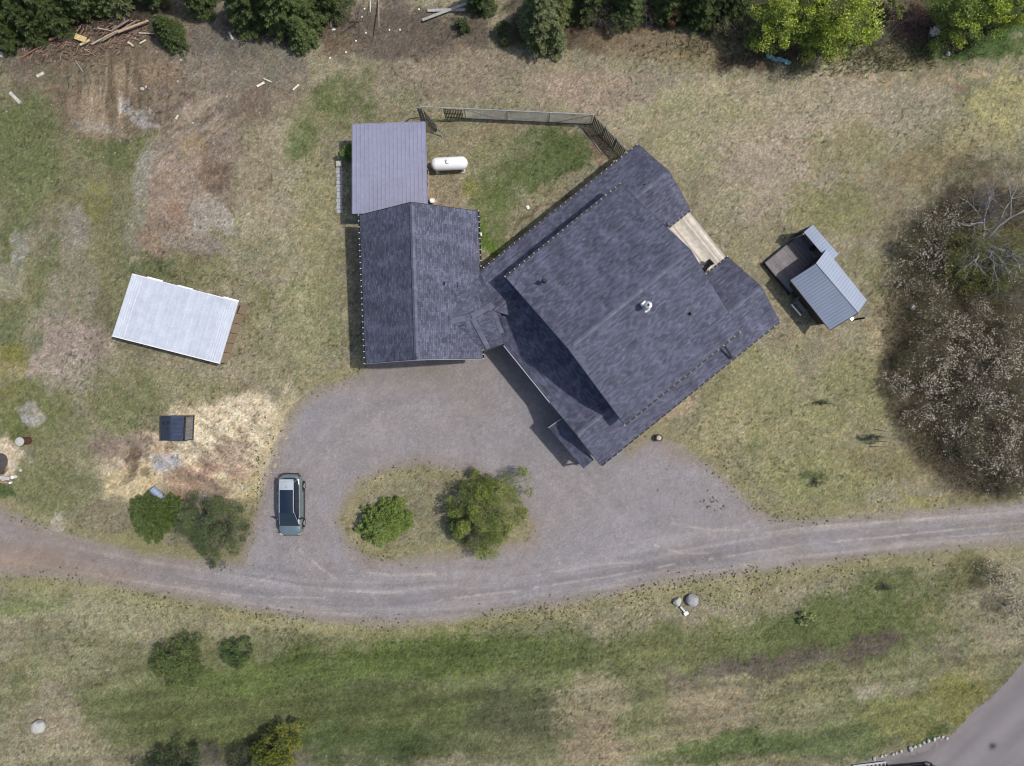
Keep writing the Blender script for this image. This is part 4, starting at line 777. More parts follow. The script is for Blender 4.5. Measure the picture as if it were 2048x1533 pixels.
# small black cabin
cab = thing('cabin', 'tiny cabin with black metal gable roof and grey boarded side wall on the wood chips', 'cabin', W(352, 857, 0))
z_e, z_r = 1.5, 2.2
A0, A1 = W(321, 831.5, z_e), W(320.5, 881.5, z_e); B0, B1 = W(341, 831, z_r), W(340, 881.5, z_r); C0, C1 = W(368.5, 832, z_e), W(366, 883, z_e)
ribbed(A0, A1, B1, B0, .3, [M['metal_navy']], 'roof', cab, rib=.014, rw=.04); ribbed(C1, C0, B0, B1, .3, [M['metal_navy']], 'roof', cab, rib=.014, rw=.04)
MB().beam(B0+Vector((0,0,.03)), B1+Vector((0,0,.03)), .12, .03).build('ridge_cap', [M['metal_navy']], cab)
f = lambda p, z, dx=0, dy=0: Vector((p.x+dx, p.y+dy, z))
wb = MB(); a, b, c_, d_ = f(A0, 0, .12, -.06), f(C0, 0, .02, -.04), f(C1, 0, .02, .06), f(A1, 0, .12, .1)
for p, q in ((a, b), (c_, d_), (d_, a)): wb.beam(f(p, .76), f(q, .76), .06, 1.44)
wb.build('wall', [M['trim_dark']], cab)
for p, q, ap in ((a, b, B0), (d_, c_, B1)): gable('gable_wall', p, q, Vector((ap.x, (p.y+q.y)/2, 2.12)), 1.49, 'trim_dark', .05, cab)
pb = MB(); n_ = 14
for i in range(n_):
    p = b.lerp(c_, (i+.5)/n_); s_ = random.uniform(.85, 1.1); pb.box((p.x+.03*(i % 2), p.y, .74), (.03, .125, 1.36), 0, 0, (.21*s_, .205*s_, .2*s_))
pb.build('board_wall', [M['plank']], cab)
fr_ = MB(); fr_.beam(f(b, .04, .06), f(c_, .04, .06), .07, .09)
for p in (b, c_): fr_.box(f(p, .74, .06), (.08, .07, 1.46))
fr_.beam(f(b, 1.42, .05), f(c_, 1.42, .05), .06, .08); fr_.build('corner_frame', [M['trim_dark']], cab)
sp = W(336.5, 845, 2.2); MB().tube(sp-Vector((0,0,.3)), sp+Vector((0,0,.5)), .085, .085, 10).lathe(sp, [(.14, .45), (.13, .5), (.03, .56)], 12).build('stove_pipe', [M['rubber']], cab)

# garden hut with deck (north east)
hut = thing('garden_hut', 'garden hut with a blue grey ribbed gable roof and lower lean-to roof', 'hut', W(1655, 575, 0))
hr0, hr1 = W(1632, 527, 3.35), W(1716, 626, 3.35); he0, he1 = W(1652.6, 499.7, 2.35), W(1734, 600.6, 2.35); hs0, hs1 = W(1580.6, 560, 2.0), W(1660, 660, 2.0)
ribbed(hs0, hs1, hr1, hr0, .235, [M['metal_blue']], 'roof', hut, rib=.022, rw=.06); ribbed(he1, he0, hr0, hr1, .235, [M['metal_blue']], 'roof', hut, rib=.022, rw=.06)
MB().beam(hr0+Vector((0,0,.0)), hr1+Vector((0,0,.0)), .035, .05).build('ridge_cap', [M['trim_dark']], hut)
L0, L1, L2, L3 = W(1625.5, 449, 2.45), W(1677, 508, 2.45), W(1660, 525, 2.25), W(1607.7, 464, 2.2)
ribbed(L3, L2, L1, L0, .235, [M['metal_blue']], 'lean_to_roof', hut, rib=.022, rw=.05)
ht = MB()
for p, q in ((hs0, hs1), (hr0, he0), (hr0, hs0), (hr1, he1), (hr1, hs1)): ht.beam(p+Vector((0,0,-.06)), q+Vector((0,0,-.06)), .05, .1)
for p, q in ((L3, L0), (L3, L2), (L0, L1)): ht.beam(p+Vector((0,0,-.05)), q+Vector((0,0,-.05)), .04, .08)
ht.build('trim', [M['trim_dark']], hut)
hc = (hr0+hr1)/2
def hin(p, f_=.20): return Vector((p.x, p.y, 0)).lerp(Vector((hc.x, hc.y, 0)), f_)
hw = [hin(hs0), hin(hs1), hin(he1, .1), hin(he0, .1)]
wb = MB()
for i in range(4): 
    p, q = hw[i], hw[(i+1) % 4]; wb.beam(f(p, 1.0), f(q, 1.0), .08, 1.95)
wb.build('wall', [M['hut_wall_shade']], hut)
for p, q, ap in ((hw[0], hw[3], hr0), (hw[1], hw[2], hr1)): gable('gable_wall', p, q, Vector(((ap.x*.88+hc.x*.12), (ap.y*.88+hc.y*.12), 3.2)), 1.95, 'hut_wall_shade', .06, hut)
for p in (L0.lerp(L3, .2), L3.lerp(L2, .04), L1): MB().box((p.x*.995, p.y*.995, 1.15), (.1, .1, 2.2), AN).build('post', [M['wood_grey']], hut)
bw = MB(); bw.beam(f(L0.lerp(L3, .15), 1.2), f(L1.lerp(L2, .15), 1.2), .06, 2.1); bw.build('back_wall', [M['wood_grey']], hut)
vp = W(1704, 637, 2.0); MB().box(vp-Vector((0,0,.1)), (.26, .26, .2), AN).build('flue_box', [M['white_paint']], hut)
MB().tube(W(1706.5, 639.5, .9), W(1729, 635.8, 2.6), .07, .07, 10).build('stove_pipe', [M['rubber']], hut)
# its deck
dk = thing('hut_deck', 'weathered grey plank deck in front of the ribbed garden hut', 'deck', W(1600, 530, 0))
zk = .42; k0, k1, k3 = W(1530, 526, zk), W(1611, 459, zk), W(1580, 587, zk)
mb = MB(); e1 = (k1-k0); e3 = (k3-k0); k2 = k1+e3; n_ = int(e1.length/.143); rr = random.Random(12)
for i in range(n_):
    t = (i+.5)/n_; s_ = rr.uniform(.8, 1.15); mb.beam(k0+e1*t, k0+e1*t+e3, .133, .03, 0, (.20*s_, .18*s_, .185*s_))
mb.build('planks', [M['plank']], dk)
mb = MB()
for p, q in ((k0, k1), (k1, k2), (k2, k3), (k3, k0)): mb.beam(p-Vector((0,0,.12)), q-Vector((0,0,.12)), .09, .26)
for p in (k0, k1, k2, k3): mb.box(Vector((p.x, p.y, .15)), (.14, .14, .32), AN)
mb.build('frame', [M['trim_dark']], dk)
rl = MB()
rl.beam(k0+Vector((0,0,.03)), k1+Vector((0,0,.03)), .07, .06); rl.beam(k0+Vector((0,0,.03)), k3+Vector((0,0,.03)), .07, .06); rl.build('edge_board', [M['trim_dark']], dk)
# ---------------------------------------------------------------- propane tank, fence, vehicles, small things
tank = thing('propane_tank', 'white horizontal propane tank on the grass beside the carport', 'propane tank', W(898, 327, 0))
tc0, tc1 = W(861, 329, .95), W(936, 325.5, .95); ax = (tc1-tc0).normalized(); r_ = .49
mb = MB(); prof = []; n = 24; Lt = (tc1-tc0).length
st = [(0, 0.02), (.06, .22), (.16, .36), (.30, .46), (.44, .49), (Lt-.44, .49), (Lt-.30, .46), (Lt-.16, .36), (Lt-.06, .22), (Lt, .02)]
side = Vector((-ax.y, ax.x, 0)); vs = []; fs = []
for s_, r in st:
    for i in range(n):
        t = 2*math.pi*i/n; vs.append(tc0+ax*s_+side*(r*math.cos(t))+Vector((0, 0, r*math.sin(t))))
for k in range(len(st)-1):
    for i in range(n): fs.append((k*n+i, k*n+(i+1) % n, (k+1)*n+(i+1) % n, (k+1)*n+i))
fs += [tuple(range(n-1, -1, -1)), tuple((len(st)-1)*n+i for i in range(n))]
mb.add(vs, [f_[::-1] for f_ in fs]); mb.build('tank_body', [M['white_paint']], tank, smooth=True)
tm = (tc0+tc1)/2
dm = MB().lathe((tm.x-.08, tm.y, tm.z+.44), [(.17, 0), (.17, .12), (.13, .17), (.03, .19)], 16).build('valve_cover', [M['white_paint']], tank, smooth=False)
MB().beam(tm+Vector((-.22, .12, .64)), tm+Vector((-.10, -.02, .655)), .03, .02).build('handle', [M['galv']], dm)
for s_ in (.42, Lt-.42):
    p = tc0+ax*s_; MB().box((p.x, p.y, .28), (.14, .8, .56), math.atan2(ax.y, ax.x)).build('leg', [M['white_paint']], tank)
    MB().box((p.x, p.y, .04), (.3, 1.0, .08), math.atan2(ax.y, ax.x)).build('foot_block', [M['concrete']], tank)
for x in (-1.0, .9): MB().tube(tm+Vector((x, 0, .46)), tm+Vector((x, 0, .54)), .04, .04, 8).build('lifting_lug', [M['white_paint']], tank)

# chain link fence
fence = thing('chain_link_fence', 'galvanised chain link fence along the back of the small yard', 'fence', W(1014, 240, 0))
FH = 2.0
ft = [W(842, 213, FH), W(1186, 229, FH)]; fb0, fb1 = [Vector((p.x, p.y, 0)) for p in ft]
MB().tube(ft[0], ft[1], .035, .035, 8).build('top_rail', [M['galv']], fence)
MB().tube(fb0+Vector((2,-.09,.06)), fb1+Vector((0, 0, .06)), .02, .02, 6).build('bottom_rail', [M['steel_dark']], fence)
nP = 4
for i in range(nP+1):
    p = fb0.lerp(fb1, i/nP); MB().tube(p, p+Vector((0, 0, FH+.04)), .035, .035, 8).build('post', [M['galv']], fence)
mb = MB(); L_ = (fb1-fb0).length; d = (fb1-fb0).normalized(); s0 = 3.2; s = s0
while s < L_:
    for sg in (1, -1):
        a = s if sg > 0 else s; b = s+sg*FH
        za, zb = .06, FH; 
        if b > L_: zb = .06+(L_-a)*(FH-.06)/FH; b = L_
        if b < s0: zb = .06+(a-s0)*(FH-.06)/FH; b = s0
        if zb-za < .05: continue
        mb.beam(fb0+d*a+Vector((0, 0, za)), fb0+d*b+Vector((0, 0, zb)), .009, .009)
    s += .11
mb.build('chain_mesh', [M['galv']], fence)
MB().tube(fb0.lerp(fb1, .25)+Vector((0, 0, FH-.1)), fb0.lerp(fb1, .49)+Vector((0,0,.15)), .025, .025, 6).build('brace_rail', [M['galv']], fence)
MB().tube(fb0.lerp(fb1, .99)+Vector((0, 0, FH-.2)), fb0.lerp(fb1, .80)+Vector((0,0,.15)), .02, .02, 6).build('brace_rail', [M['steel_dark']], fence)
MB().tube(ft[0], W(798, 246, 2.3), .05, .05, 6).build('side_rail', [M['wood_grey']], fence)
# dark slatted panel hung on the fence
pn = thing('slatted_panel', 'dark slatted panel standing in the left end of the chain link fence', 'panel', W(905, 235, 0))
pa, pb2 = W(886, 217, 1.9), W(925, 219, 1.9); mb = MB()
for z in (.35, 1.1, 1.9): mb.beam(Vector((pa.x, pa.y-.06, z)), Vector((pb2.x, pb2.y-.06, z)), .04, .07)
mb.build('rail', [M['steel_dark']], pn); mb = MB()
for i in range(12):
    p = pa.lerp(pb2, (i+.5)/12); mb.box((p.x, p.y-.10, 1.02), (.065, .02, 1.85))
mb.build('slats', [M['trim_dark']], pn)
# wooden posts and leaning gate pieces at the carport corner
po = thing('gate_frame', 'tall grey wooden gate posts between the carport corner and the fence', 'gate', W(847, 240, 0))
for x, y in ((845, 243), (850, 243)):
    p = W(x, y, 0); MB().box((p.x, p.y, 1.4), (.13, .13, 2.8)).build('post', [M['wood_grey']], po)
p = W(847.5, 243, 0); MB().box((p.x, p.y, 1.9), (.24, .06, .12)).build('rail', [M['wood_grey']], po)
lg = thing('leaning_panel', 'dark lattice gate panel leaning out from the grey gate posts', 'gate panel', W(862, 245, 0))
a, b = W(848, 222, 1.9), W(872, 250, 1.3); a0, b0 = W(853, 240, .2), W(873, 262, .1); mb = MB()
mb.beam(a, b, .06, .06); mb.beam(a0, b0, .06, .06); mb.beam(a, a0, .06, .06); mb.beam(b, b0, .06, .06); mb.build('frame', [M['steel_dark']], lg)
mb = MB()
for i in range(1, 9): mb.beam(a.lerp(b, i/9), a0.lerp(b0, i/9), .05, .02)
for i in range(1, 4): mb.beam(a.lerp(a0, i/4), b.lerp(b0, i/4), .05, .02)
mb.build('lattice', [M['trim_dark']], lg)
for i, (x0, y0, x1, y1) in enumerate(((869, 247, 885, 274), (874, 252, 887, 272))):
    o = MB().tube(W(x0, y0, 1.2), W(x1, y1, .08), .035, .03, 6).build('pole', [M['stone_pale'] if i == 0 else M['wood_grey']])
    tag(o, ('pale' if i == 0 else 'darker grey') + ' thin wooden pole leaning on the dark lattice gate panel', 'pole', 'poles leaning on the lattice panel')
# boarded fence between chain link and house
bf = thing('board_fence', 'dark vertical board fence running from the chain link corner to the house', 'fence', W(1218, 272, 0))
a, b = W(1188, 233, 1.75), W(1254, 303, 1.75); d = (b-a).normalized(); n = int((b-a).length/.15); mb = MB(); rr = random.Random(3)
for i in range(n):
    p = a+d*(i*.15+.07)+Vector((0, 0, 0)); s_ = rr.uniform(.6, 1.2); hgt = 1.75+rr.uniform(-.05, .03)
    mb.box((p.x, p.y, hgt/2), (.095, .022, hgt), math.atan2(d.y, d.x), 0, (.05*s_, .045*s_, .045*s_))
mb.build('boards', [M['wood_col']], bf)
for z in (.4, 1.72):
    o_ = Vector((.045, .045, 0)); MB().beam(Vector((a.x, a.y, z))+o_, Vector((b.x, b.y, z))+o_, .045, .09).build('rail', [M['wood_grey']], bf)
for i in range(4):
    p = a.lerp(b, i/3)+Vector((.10, .10, 0)); MB().box((p.x, p.y, .93), (.1, .1, 1.86), math.atan2(d.y, d.x)).build('post', [M['wood_grey']], bf)
o = MB().beam(W(1166, 254, .04), W(1203, 305, .04), .07, .08).build('edging_timber', [M['wood_grey']]); tag(o, 'thin grey timber edging beside the board fence in the yard', 'timber')

# rail and bits by the carport
o = MB().beam(W(857, 343, .9), W(858, 398, .9), .09, .07).build('timber_rail', [M['wood']]); 
t = thing('log_rail', 'brown wooden rail along the carport east side next to the tank', 'rail', W(857, 370, 0)); o.parent = t; o.matrix_world = Matrix.Identity(4); o.location = -t.location; o.name = 'rail'
for y in (345, 371, 397):
    p = W(857.5, y, 0); MB().box((p.x, p.y, .44), (.09, .09, .88)).build('post', [M['wood']], t)
bk = thing('bucket', 'round white bucket by the north east corner of the garage', 'bucket', W(866, 404, 0)); p = W(866, 404, 0)
MB().lathe(p, [(.15, 0), (.19, .42), (.2, .45), (.175, .46), (.165, .40), (.02, .39)], 18).build('pail', [M['white_paint']], bk); MB().tube(p+Vector((.18, 0, .42)), p+Vector((.05, -.2, .5)), .01, .01, 5).tube(p+Vector((.05, -.2, .5)), p+Vector((-.18, 0, .42)), .01, .01, 5).build('handle', [M['steel_dark']], bk)
def strip(name, pts, mats, h, label, cat):
    mb = MB(); mb.prism([Vector((q.x, q.y, h)) for q in pts], h); o = mb.build(name, mats); tag(o, label, cat); return o
pav = []
for k in range(13):
    y = 337+k*7.1; 
    if k in (3,): pass
    s_ = random.uniform(.9, 1.1); q = W(679+random.uniform(-1, 1), y, .02); o = MB().box((q.x, q.y, .018), (.46+random.uniform(-.06, .04), .24, .036), random.uniform(-.08, .08)).build('paver', [M['stone']])
    tag(o, 'mossy grey paver in the row laid along the carport west side', 'paver', 'pavers along the carport west side')
q = W(678, 328, .15); o = MB().box((q.x, q.y, .14), (.42, .42, .28), .05).box((q.x, q.y, .3), (.3, .3, .04), .05).build('concrete_block', [M['concrete']]); tag(o, 'pale square concrete block at the north end of the mossy pavers', 'block')
q = W(960, 463, 1.2); o = MB().box((q.x, q.y, .12), (.2, .24, .24), .3).box((q.x, q.y, .26), (.12, .14, .04), .3).build('utility_box', [M['white_paint']]); tag(o, 'small white box on the ground beside the garage east eave', 'utility box')
q = W(1056, 415, .02); o = MB().box((q.x, q.y, .05), (.2, .26, .10), .5).box((q.x+.02, q.y, .12), (.1, .13, .05), .9).build('litter', [M['white_paint']]); tag(o, 'crumpled white litter lying in the middle of the fenced yard', 'litter')

# ---- vehicles
def make_car(name, label, loc, rz, paint, group=None, roofc=None):
    car = thing(name, label, 'car', loc, group, rz)
    def put(mb, nm, m, par=None, smooth=False): return mb.build(nm, m if isinstance(m, list) else [m], par or car, smooth=smooth, world=False)
    # y stations (front positive): y, half width, top z, bottom z
    S = [(-2.34, .52, .72, .42), (-2.27, .72, .92, .34), (-2.05, .86, .99, .26), (-1.5, .93, 1.00, .22), (-.6, .94, .99, .20), (.4, .94, .97, .20), (1.1, .935, .97, .21), (1.45, .93, .96, .22), (1.9, .91, .90, .24), (2.15, .80, .80, .28), (2.28, .66, .68, .36), (2.34, .48, .58, .42)]
    vs = []; fs = []; n = 13
    for y, w, zt, zb in S:
        cr = .045 if y > 1 else .01
        pr = [(0, zt+cr), (w*.45, zt+cr*.9), (w*.70, zt+cr*.3), (w*.82, zt-.02), (w*.90, zt-.12), (w*.97, zt-.24), (w*.995, (zt+zb)/2), (w*.97, zb+.12), (w*.88, zb)]
        ring = [(x, y, z) for x, z in pr]+[(0, y, zb)]+[(-x, y, z) for x, z in pr[::-1][:-1]]
        vs += ring; n = len(ring)
    for k in range(len(S)-1):
        for i in range(n): fs.append((k*n+i, (k+1)*n+i, (k+1)*n+(i+1) % n, k*n+(i+1) % n))
    fs += [tuple(range(n)), tuple((len(S)-1)*n+i for i in range(n-1, -1, -1))]
    body = put(MB().add(vs, fs), 'body', paint, smooth=True)
    b2 = body.modifiers.new('sub', 'SUBSURF'); b2.levels = 1; b2.render_levels = 2
    # greenhouse rings (z, half width, y rear, y front)
    G = [(.98, .76, -2.12, 1.42), (1.22, .70, -2.02, 1.04), (1.45, .635, -1.93, .68), (1.64, .575, -1.85, .42), (1.70, .50, -1.72, .28)]
    def ring(z, w, yr, yf, m=10):
        o = []; 
        for k in range(40):
            t = 2*math.pi*k/40; cx, sy = math.cos(t), math.sin(t); p = 4.5
            rr_ = (abs(cx)**p+abs(sy)**p)**(-1/p); yc = (yr+yf)/2; o.append((w*cx*rr_, yc+(yf-yr)/2*sy*rr_, z))
        return o
    vs = []; fs = []
    for q in G: vs += ring(*q)
    for k in range(len(G)-1):
        for i in range(40): fs.append((k*40+i, k*40+(i+1) % 40, (k+1)*40+(i+1) % 40, (k+1)*40+i))
    fs.append(tuple(4*40+i for i in range(40)))
    put(MB().add(vs, fs), 'side_windows', M['car_glass'], smooth=True)
    # painted roof skin with panoramic glass in it
    def panel(y0, y1, w, z, nm, m, cr=.03, th=.02, wf=None):
        v = []; f_ = []; ny, nx = 8, 8; wf = wf or w
        for j in range(ny+1):
            t = j/ny; ww = w+(wf-w)*t; y = y0+(y1-y0)*t
            for i in range(nx+1):
                s = i/nx*2-1; v.append((ww*s, y, z(y) + cr*(1-s*s)))
        for j in range(ny):
            for i in range(nx): a_ = j*(nx+1)+i; f_.append((a_, a_+1, a_+nx+2, a_+nx+1))
        return put(MB().add(v, f_), nm, m, smooth=True)
    rz_ = lambda y: 1.70-.022*abs(y+.6)**2
    panel(-1.93, .42, .535, lambda y: rz_(y)+.012, 'roof', roofc or paint, .04, wf=.53)
    sp = MB(); v = []
    sp.box((0, -1.95, 1.665), (1.04, .26, .035)); put(sp, 'spoiler', roofc or paint)
    panel(-1.30, .42, .50, lambda y: rz_(y)+.022, 'sunroof', M['car_glass'], .04)
    put(MB().box((0, -1.5, 1.735), (.04, .10, .05)), 'antenna_fin', M['trim_dark'])
    # windscreen and rear screen a hair outside the glasshouse
    put(MB().add([(-.72, 1.46, 1.01), (.72, 1.46, 1.01), (.51, .36, 1.70), (-.51, .36, 1.70)], [(0,1,2,3)]), 'windscreen', M['car_glass'])
    for sx in (-1, 1):
        put(MB().beam((sx*.545, .33, 1.685), (sx*.735, 1.42, 1.02), .025, .03), 'pillar', M['galv'] if paint is not M['car_dark'] else paint)
        put(MB().beam((sx*.545, -1.85, 1.69), (sx*.545, .36, 1.70), .022, .03), 'roof_rail', M['galv'] if paint is not M['car_dark'] else paint)
        put(MB().beam((sx*.54, -1.85, 1.67), (sx*.74, -2.11, 1.05), .06, .04), 'pillar', paint)
        put(MB().beam((sx*.65, -.35, 1.50), (sx*.755, -.33, 1.02), .05, .03), 'pillar', M['trim_dark'])
        put(MB().beam((sx*.775, -2.0, 1.0), (sx*.78, 1.3, .995), .03, .03), 'window_trim', M['galv'] if paint is not M['car_dark'] else paint)
        mo = MB(); mo.beam((sx*.78, .98, 1.04), (sx*1.02, .93, 1.10), .12, .13); mo.box((sx*1.0, .92, 1.10), (.2, .10, .15)); put(mo, 'wing_mirror', M['trim_dark'])
        put(MB().beam((sx*.58, 2.25, .70), (sx*.80, 2.12, .74), .07, .10), 'headlight', M['car_lamp'])
        put(MB().beam((sx*.55, -2.335, .74), (sx*.82, -2.2, .76), .04, .12), 'taillight', M['car_red'])
        put(MB().beam((sx*.935, -1.0, .88), (sx*.965, -.78, .88), .03, .03), 'door_handle', M['chrome']); put(MB().beam((sx*.935, .0, .87), (sx*.965, .22, .87), .03, .03), 'door_handle', M['chrome'])
        for y in (-1.42, 1.42):
            wh = MB().tube((sx*.70, y, .35), (sx*.955, y, .35), .35, .35, 24); w_o = put(wh, 'wheel', M['rubber'])
            put(MB().tube((sx*.90, y, .35), (sx*.965, y, .35), .22, .20, 10), 'rim', M['galv'], w_o)
            put(MB().lathe((0, 0, 0), [(.1, 0)], 3) if False else MB().beam((sx*.80, y-.42, .69), (sx*.95, y+.42, .69), .05, .05), 'wheel_arch', M['trim_dark'])
    put(MB().beam((-.95, -1.1, .27), (-.95, 1.1, .27), .04, .12).beam((.95, -1.1, .27), (.95, 1.1, .27), .04, .12), 'sill', M['trim_dark'])
    put(MB().beam((-.60, 2.355, .42), (.60, 2.355, .42), .04, .16), 'grille', M['trim_dark']); put(MB().beam((-.62, -2.365, .48), (.62, -2.365, .48), .04, .2), 'bumper', M['trim_dark'])
    put(MB().beam((-.8, 1.48, 1.005), (.8, 1.48, 1.005), .12, .015), 'wiper_cowl', M['trim_dark'])
    return car
M['car_paint'] = mat('car_paint', (.34, .42, .42), .30, metal=.8, var=.04, coat=.5); M['car_dark'] = mat('car_dark', (.012, .013, .016), .25, var=.05, coat=.8)
M['car_glass'] = mat('car_glass', (.008, .016, .03), .05, var=.2, scale=1.2, spec=.9); M['car_roof_sheen'] = mat('car_roof_sheen', (.46, .51, .53), .3, metal=.3, var=.03)  # roof colour is a lightened copy of the body paint, sky sheen painted in
M['car_lamp'] = mat('car_lamp', (.35, .38, .40), .1, var=0); M['car_red'] = mat('car_red', (.16, .01, .015), .2, var=0)
p = W(581, 1010, .7); make_car('parked_car', 'silver green sport utility vehicle with dark glass roof parked on the gravel drive', (p.x, p.y, 0), math.pi, M['car_paint'], roofc=M['car_roof_sheen'])
p = W(1822, 1558, .5); make_car('parked_car', 'black car half cut off by the bottom edge on the lower gravel road', (p.x, p.y, 0), R(95), M['car_dark'])
rp = thing('loading_ramp', 'long pale metal ramp lying left of the black car on the lower road', 'ramp', W(1740, 1528, 0))
for y in (0, 9):
    MB().beam(W(1706, 1532+y, .12), W(1772, 1524+y, .12), .12, .06).build('rail', [M['galv']], rp)
mb = MB()
for i in range(9): mb.beam(W(1706+i*8, 1532-i, .12), W(1707+i*8, 1541-i, .12), .05, .03)
mb.build('rungs', [M['galv']], rp)

# ---- stones
def rock(name, label, c, d, rz, m, seed, group=None, cuts=14):
    bm = __import__('bmesh').new(); __import__('bmesh').ops.create_icosphere(bm, subdivisions=3, radius=1); rr = random.Random(seed)
    pl = [(Vector((rr.gauss(0, 1), rr.gauss(0, 1), rr.gauss(.2, 1))).normalized(), rr.uniform(.72, .95)) for _ in range(cuts)]
    for v in bm.verts:
        for n_, k in pl:
            s = v.co.dot(n_)
            if s > k: v.co -= n_*(s-k)
        v.co *= 1+rr.uniform(-.015, .015)
    me = bpy.data.meshes.new(name)
    for v in bm.verts: v.co = Vector((v.co.x*d[0]/2, v.co.y*d[1]/2, v.co.z*d[2]/2))
    bm.to_mesh(me); bm.free(); me.materials.append(M[m]); o = bpy.data.objects.new(name, me); C.objects.link(o); o.location = (c.x, c.y, d[2]*.32); o.rotation_euler.z = rz
    if label: tag(o, label, 'rock', group)
    return o
rock('boulder', 'large smooth pale boulder alone in the lower left lawn', W(78, 1453, .2), (1.1, 1.05, .8), .6, 'stone_pale', 1, cuts=3)
rock('rock', 'grey rounded boulder, the larger of the two rocks south of the drive', W(1385, 1201, .3), (.98, 1.0, .8), .2, 'stone', 2, cuts=6)
rock('rock', 'small whitish wedge shaped rock south of the drive', W(1355, 1204, .2), (.62, .8, .55), -.6, 'stone_pale', 3)
sg = thing('lying_post', 'short white and grey post lying between the two rocks south of the drive', 'post', W(1369, 1221, 0))
MB().beam(W(1361, 1213, .15), W(1371, 1225, .18), .15, .10).build('shaft', [M['galv']], sg); MB().beam(W(1370.5, 1224, .2), W(1374, 1229.5, .2), .34, .12).build('cap', [M['white_paint']], sg)
rr = random.Random(21)
for i, (x, y, s) in enumerate(((1785,1508,.3),(1792,1506,.22),(1801,1502,.3),(1820,1497,.5),(1829,1493,.3),(1838,1490,.35),(1847,1485,.3),(1856,1481,.35),(1868,1478,.35),(1875,1475,.3),(1885,1473,.25),(1763,1512,.3),(1748,1517,.35),(1893,1476,.28),(1770,1510,.25))):
    rock('kerb_stone', 'small pale stone in the line edging the lower road', W(x, y, 0), (s, s*.8, s*.6), rr.uniform(0, 3), 'stone_pale' if i % 3 else 'stone', 30+i, 'stones edging the lower road')
for i, (x, y, s) in enumerate(((42,940,.3),(1795,573,.22),(1824,615,.5),(484,975,.25))):
    rock('rock', ('small white stone on the grass east of the fire pit', 'small pale stone at the west edge of the thicket', 'flat pale rock under the west edge of the thicket', 'pale stone on the wood chips near the gravel drive')[i], W(x, y, 0), (s, s*.9, s*.55), i, 'stone_pale', 60+i)

# planter barrel by the house
pl = thing('planter', 'round wooden barrel planter off the south east corner of the house', 'planter', W(1316, 875, 0)); p = W(1316, 875, 0)
MB().lathe(p, [(.22, 0), (.27, .25), (.27, .5), (.22, .5), (.21, .42)], 18).build('barrel', [M['rust']], pl); MB().lathe(p+Vector((0, 0, .40)), [(.21, 0), (.16, .06), (.03, .09)], 16).build('soil', [M['concrete']], pl)
# log stump / barrel at the left
st = thing('burn_barrel', 'rusty upright barrel with a pale rim standing near the fire pit', 'barrel', W(57, 881, 0)); p = W(57, 881, 0)
MB().lathe(p, [(.29, 0), (.30, .3), (.28, .6), (.30, .9), (.30, .95)], 20).build('body', [M['rust']], st)
mb = MB(); mb.lathe(p+Vector((0, 0, .95)), [(.33, 0), (.33, .04), (.23, .045), (.22, 0)], 20); mb.build('rim', [M['stone_pale']], st); MB().lathe(p+Vector((0, 0, .95)), [(.22, 0), (.02, .01)], 16).build('ash', [M['concrete']], st)
fp = thing('fire_pit', 'round patch of dark ash of a fire pit at the left edge of the photo', 'fire pit', W(0, 922, 0)); p = W(0, 922, 0)
MB().lathe(p, [(.62, .0), (.5, .05), (.03, .09)], 18).build('ash', [mat('ash', (.06, .055, .05), .95, speck=.4)], fp)
bn = thing('bench', 'pale weathered plank bench south of the fire pit', 'bench', W(5, 957, 0))
MB().beam(W(-30, 952, .45), W(19, 957, .45), .26, .05).build('seat', [M['stone_pale']], bn); MB().beam(W(-30, 961, .42), W(16, 965, .42), .12, .05).build('seat', [M['wood']], bn)
for x in (-20, 14):
    q = W(x, 960, .2); MB().box((q.x, q.y, .2), (.1, .42, .4)).build('leg', [M['wood_grey']], bn)
q = W(27, 954, .2); o = MB().lathe((q.x, q.y, 0), [(.13, 0), (.13, .36), (.03, .38)], 12).lathe((q.x-.3, q.y-.45, 0), [(.09, 0), (.09, .2), (.02, .22)], 10).build('jug', [M['white_paint']]); tag(o, 'white jug standing at the end of the plank bench', 'jug')
bb = thing('bench', 'low grey bench with two white slats in the shade beside the garden hut', 'bench', W(1600, 615, 0))
MB().beam(W(1583, 609, .5), W(1602, 631, .5), .10, .05).build('slat', [M['white_paint']], bb); MB().beam(W(1592, 602, .48), W(1611, 624, .48), .3, .04).build('seat', [M['wood_grey']], bb)
for x, y in ((1585, 608), (1602, 628), (1594, 600), (1611, 621)):
    q = W(x, y, 0); MB().box((q.x, q.y, .23), (.07, .07, .46), AN).build('leg', [M['wood_grey']], bb)
tf = thing('trestle', 'thin white trestle frame standing between the hut deck and the low grey bench', 'trestle', W(1595, 595, 0))
MB().beam(W(1589, 600, .5), W(1603, 591, .5), .05, .05).build('bar', [M['stone_pale']], tf)
for x, y in ((1589, 600), (1603, 591)): MB().beam(W(x-1, y+1, 0), W(x, y, .48), .04, .04).build('leg', [M['wood_grey']], tf)
q = W(1622, 498, zk); t = thing('plant_pot', 'dark round pot in the shade on the grey hut deck', 'pot', (q.x, q.y, zk+.015)); MB().lathe(q, [(.15, .02), (.2, .35), (.16, .35), (.15, .28)], 14).build('pot', [M['trim_dark']], t)
MB().lathe(q+Vector((0, 0, .28)), [(.14, 0), (.02, .03)], 12).build('soil', [M['rust']], t)

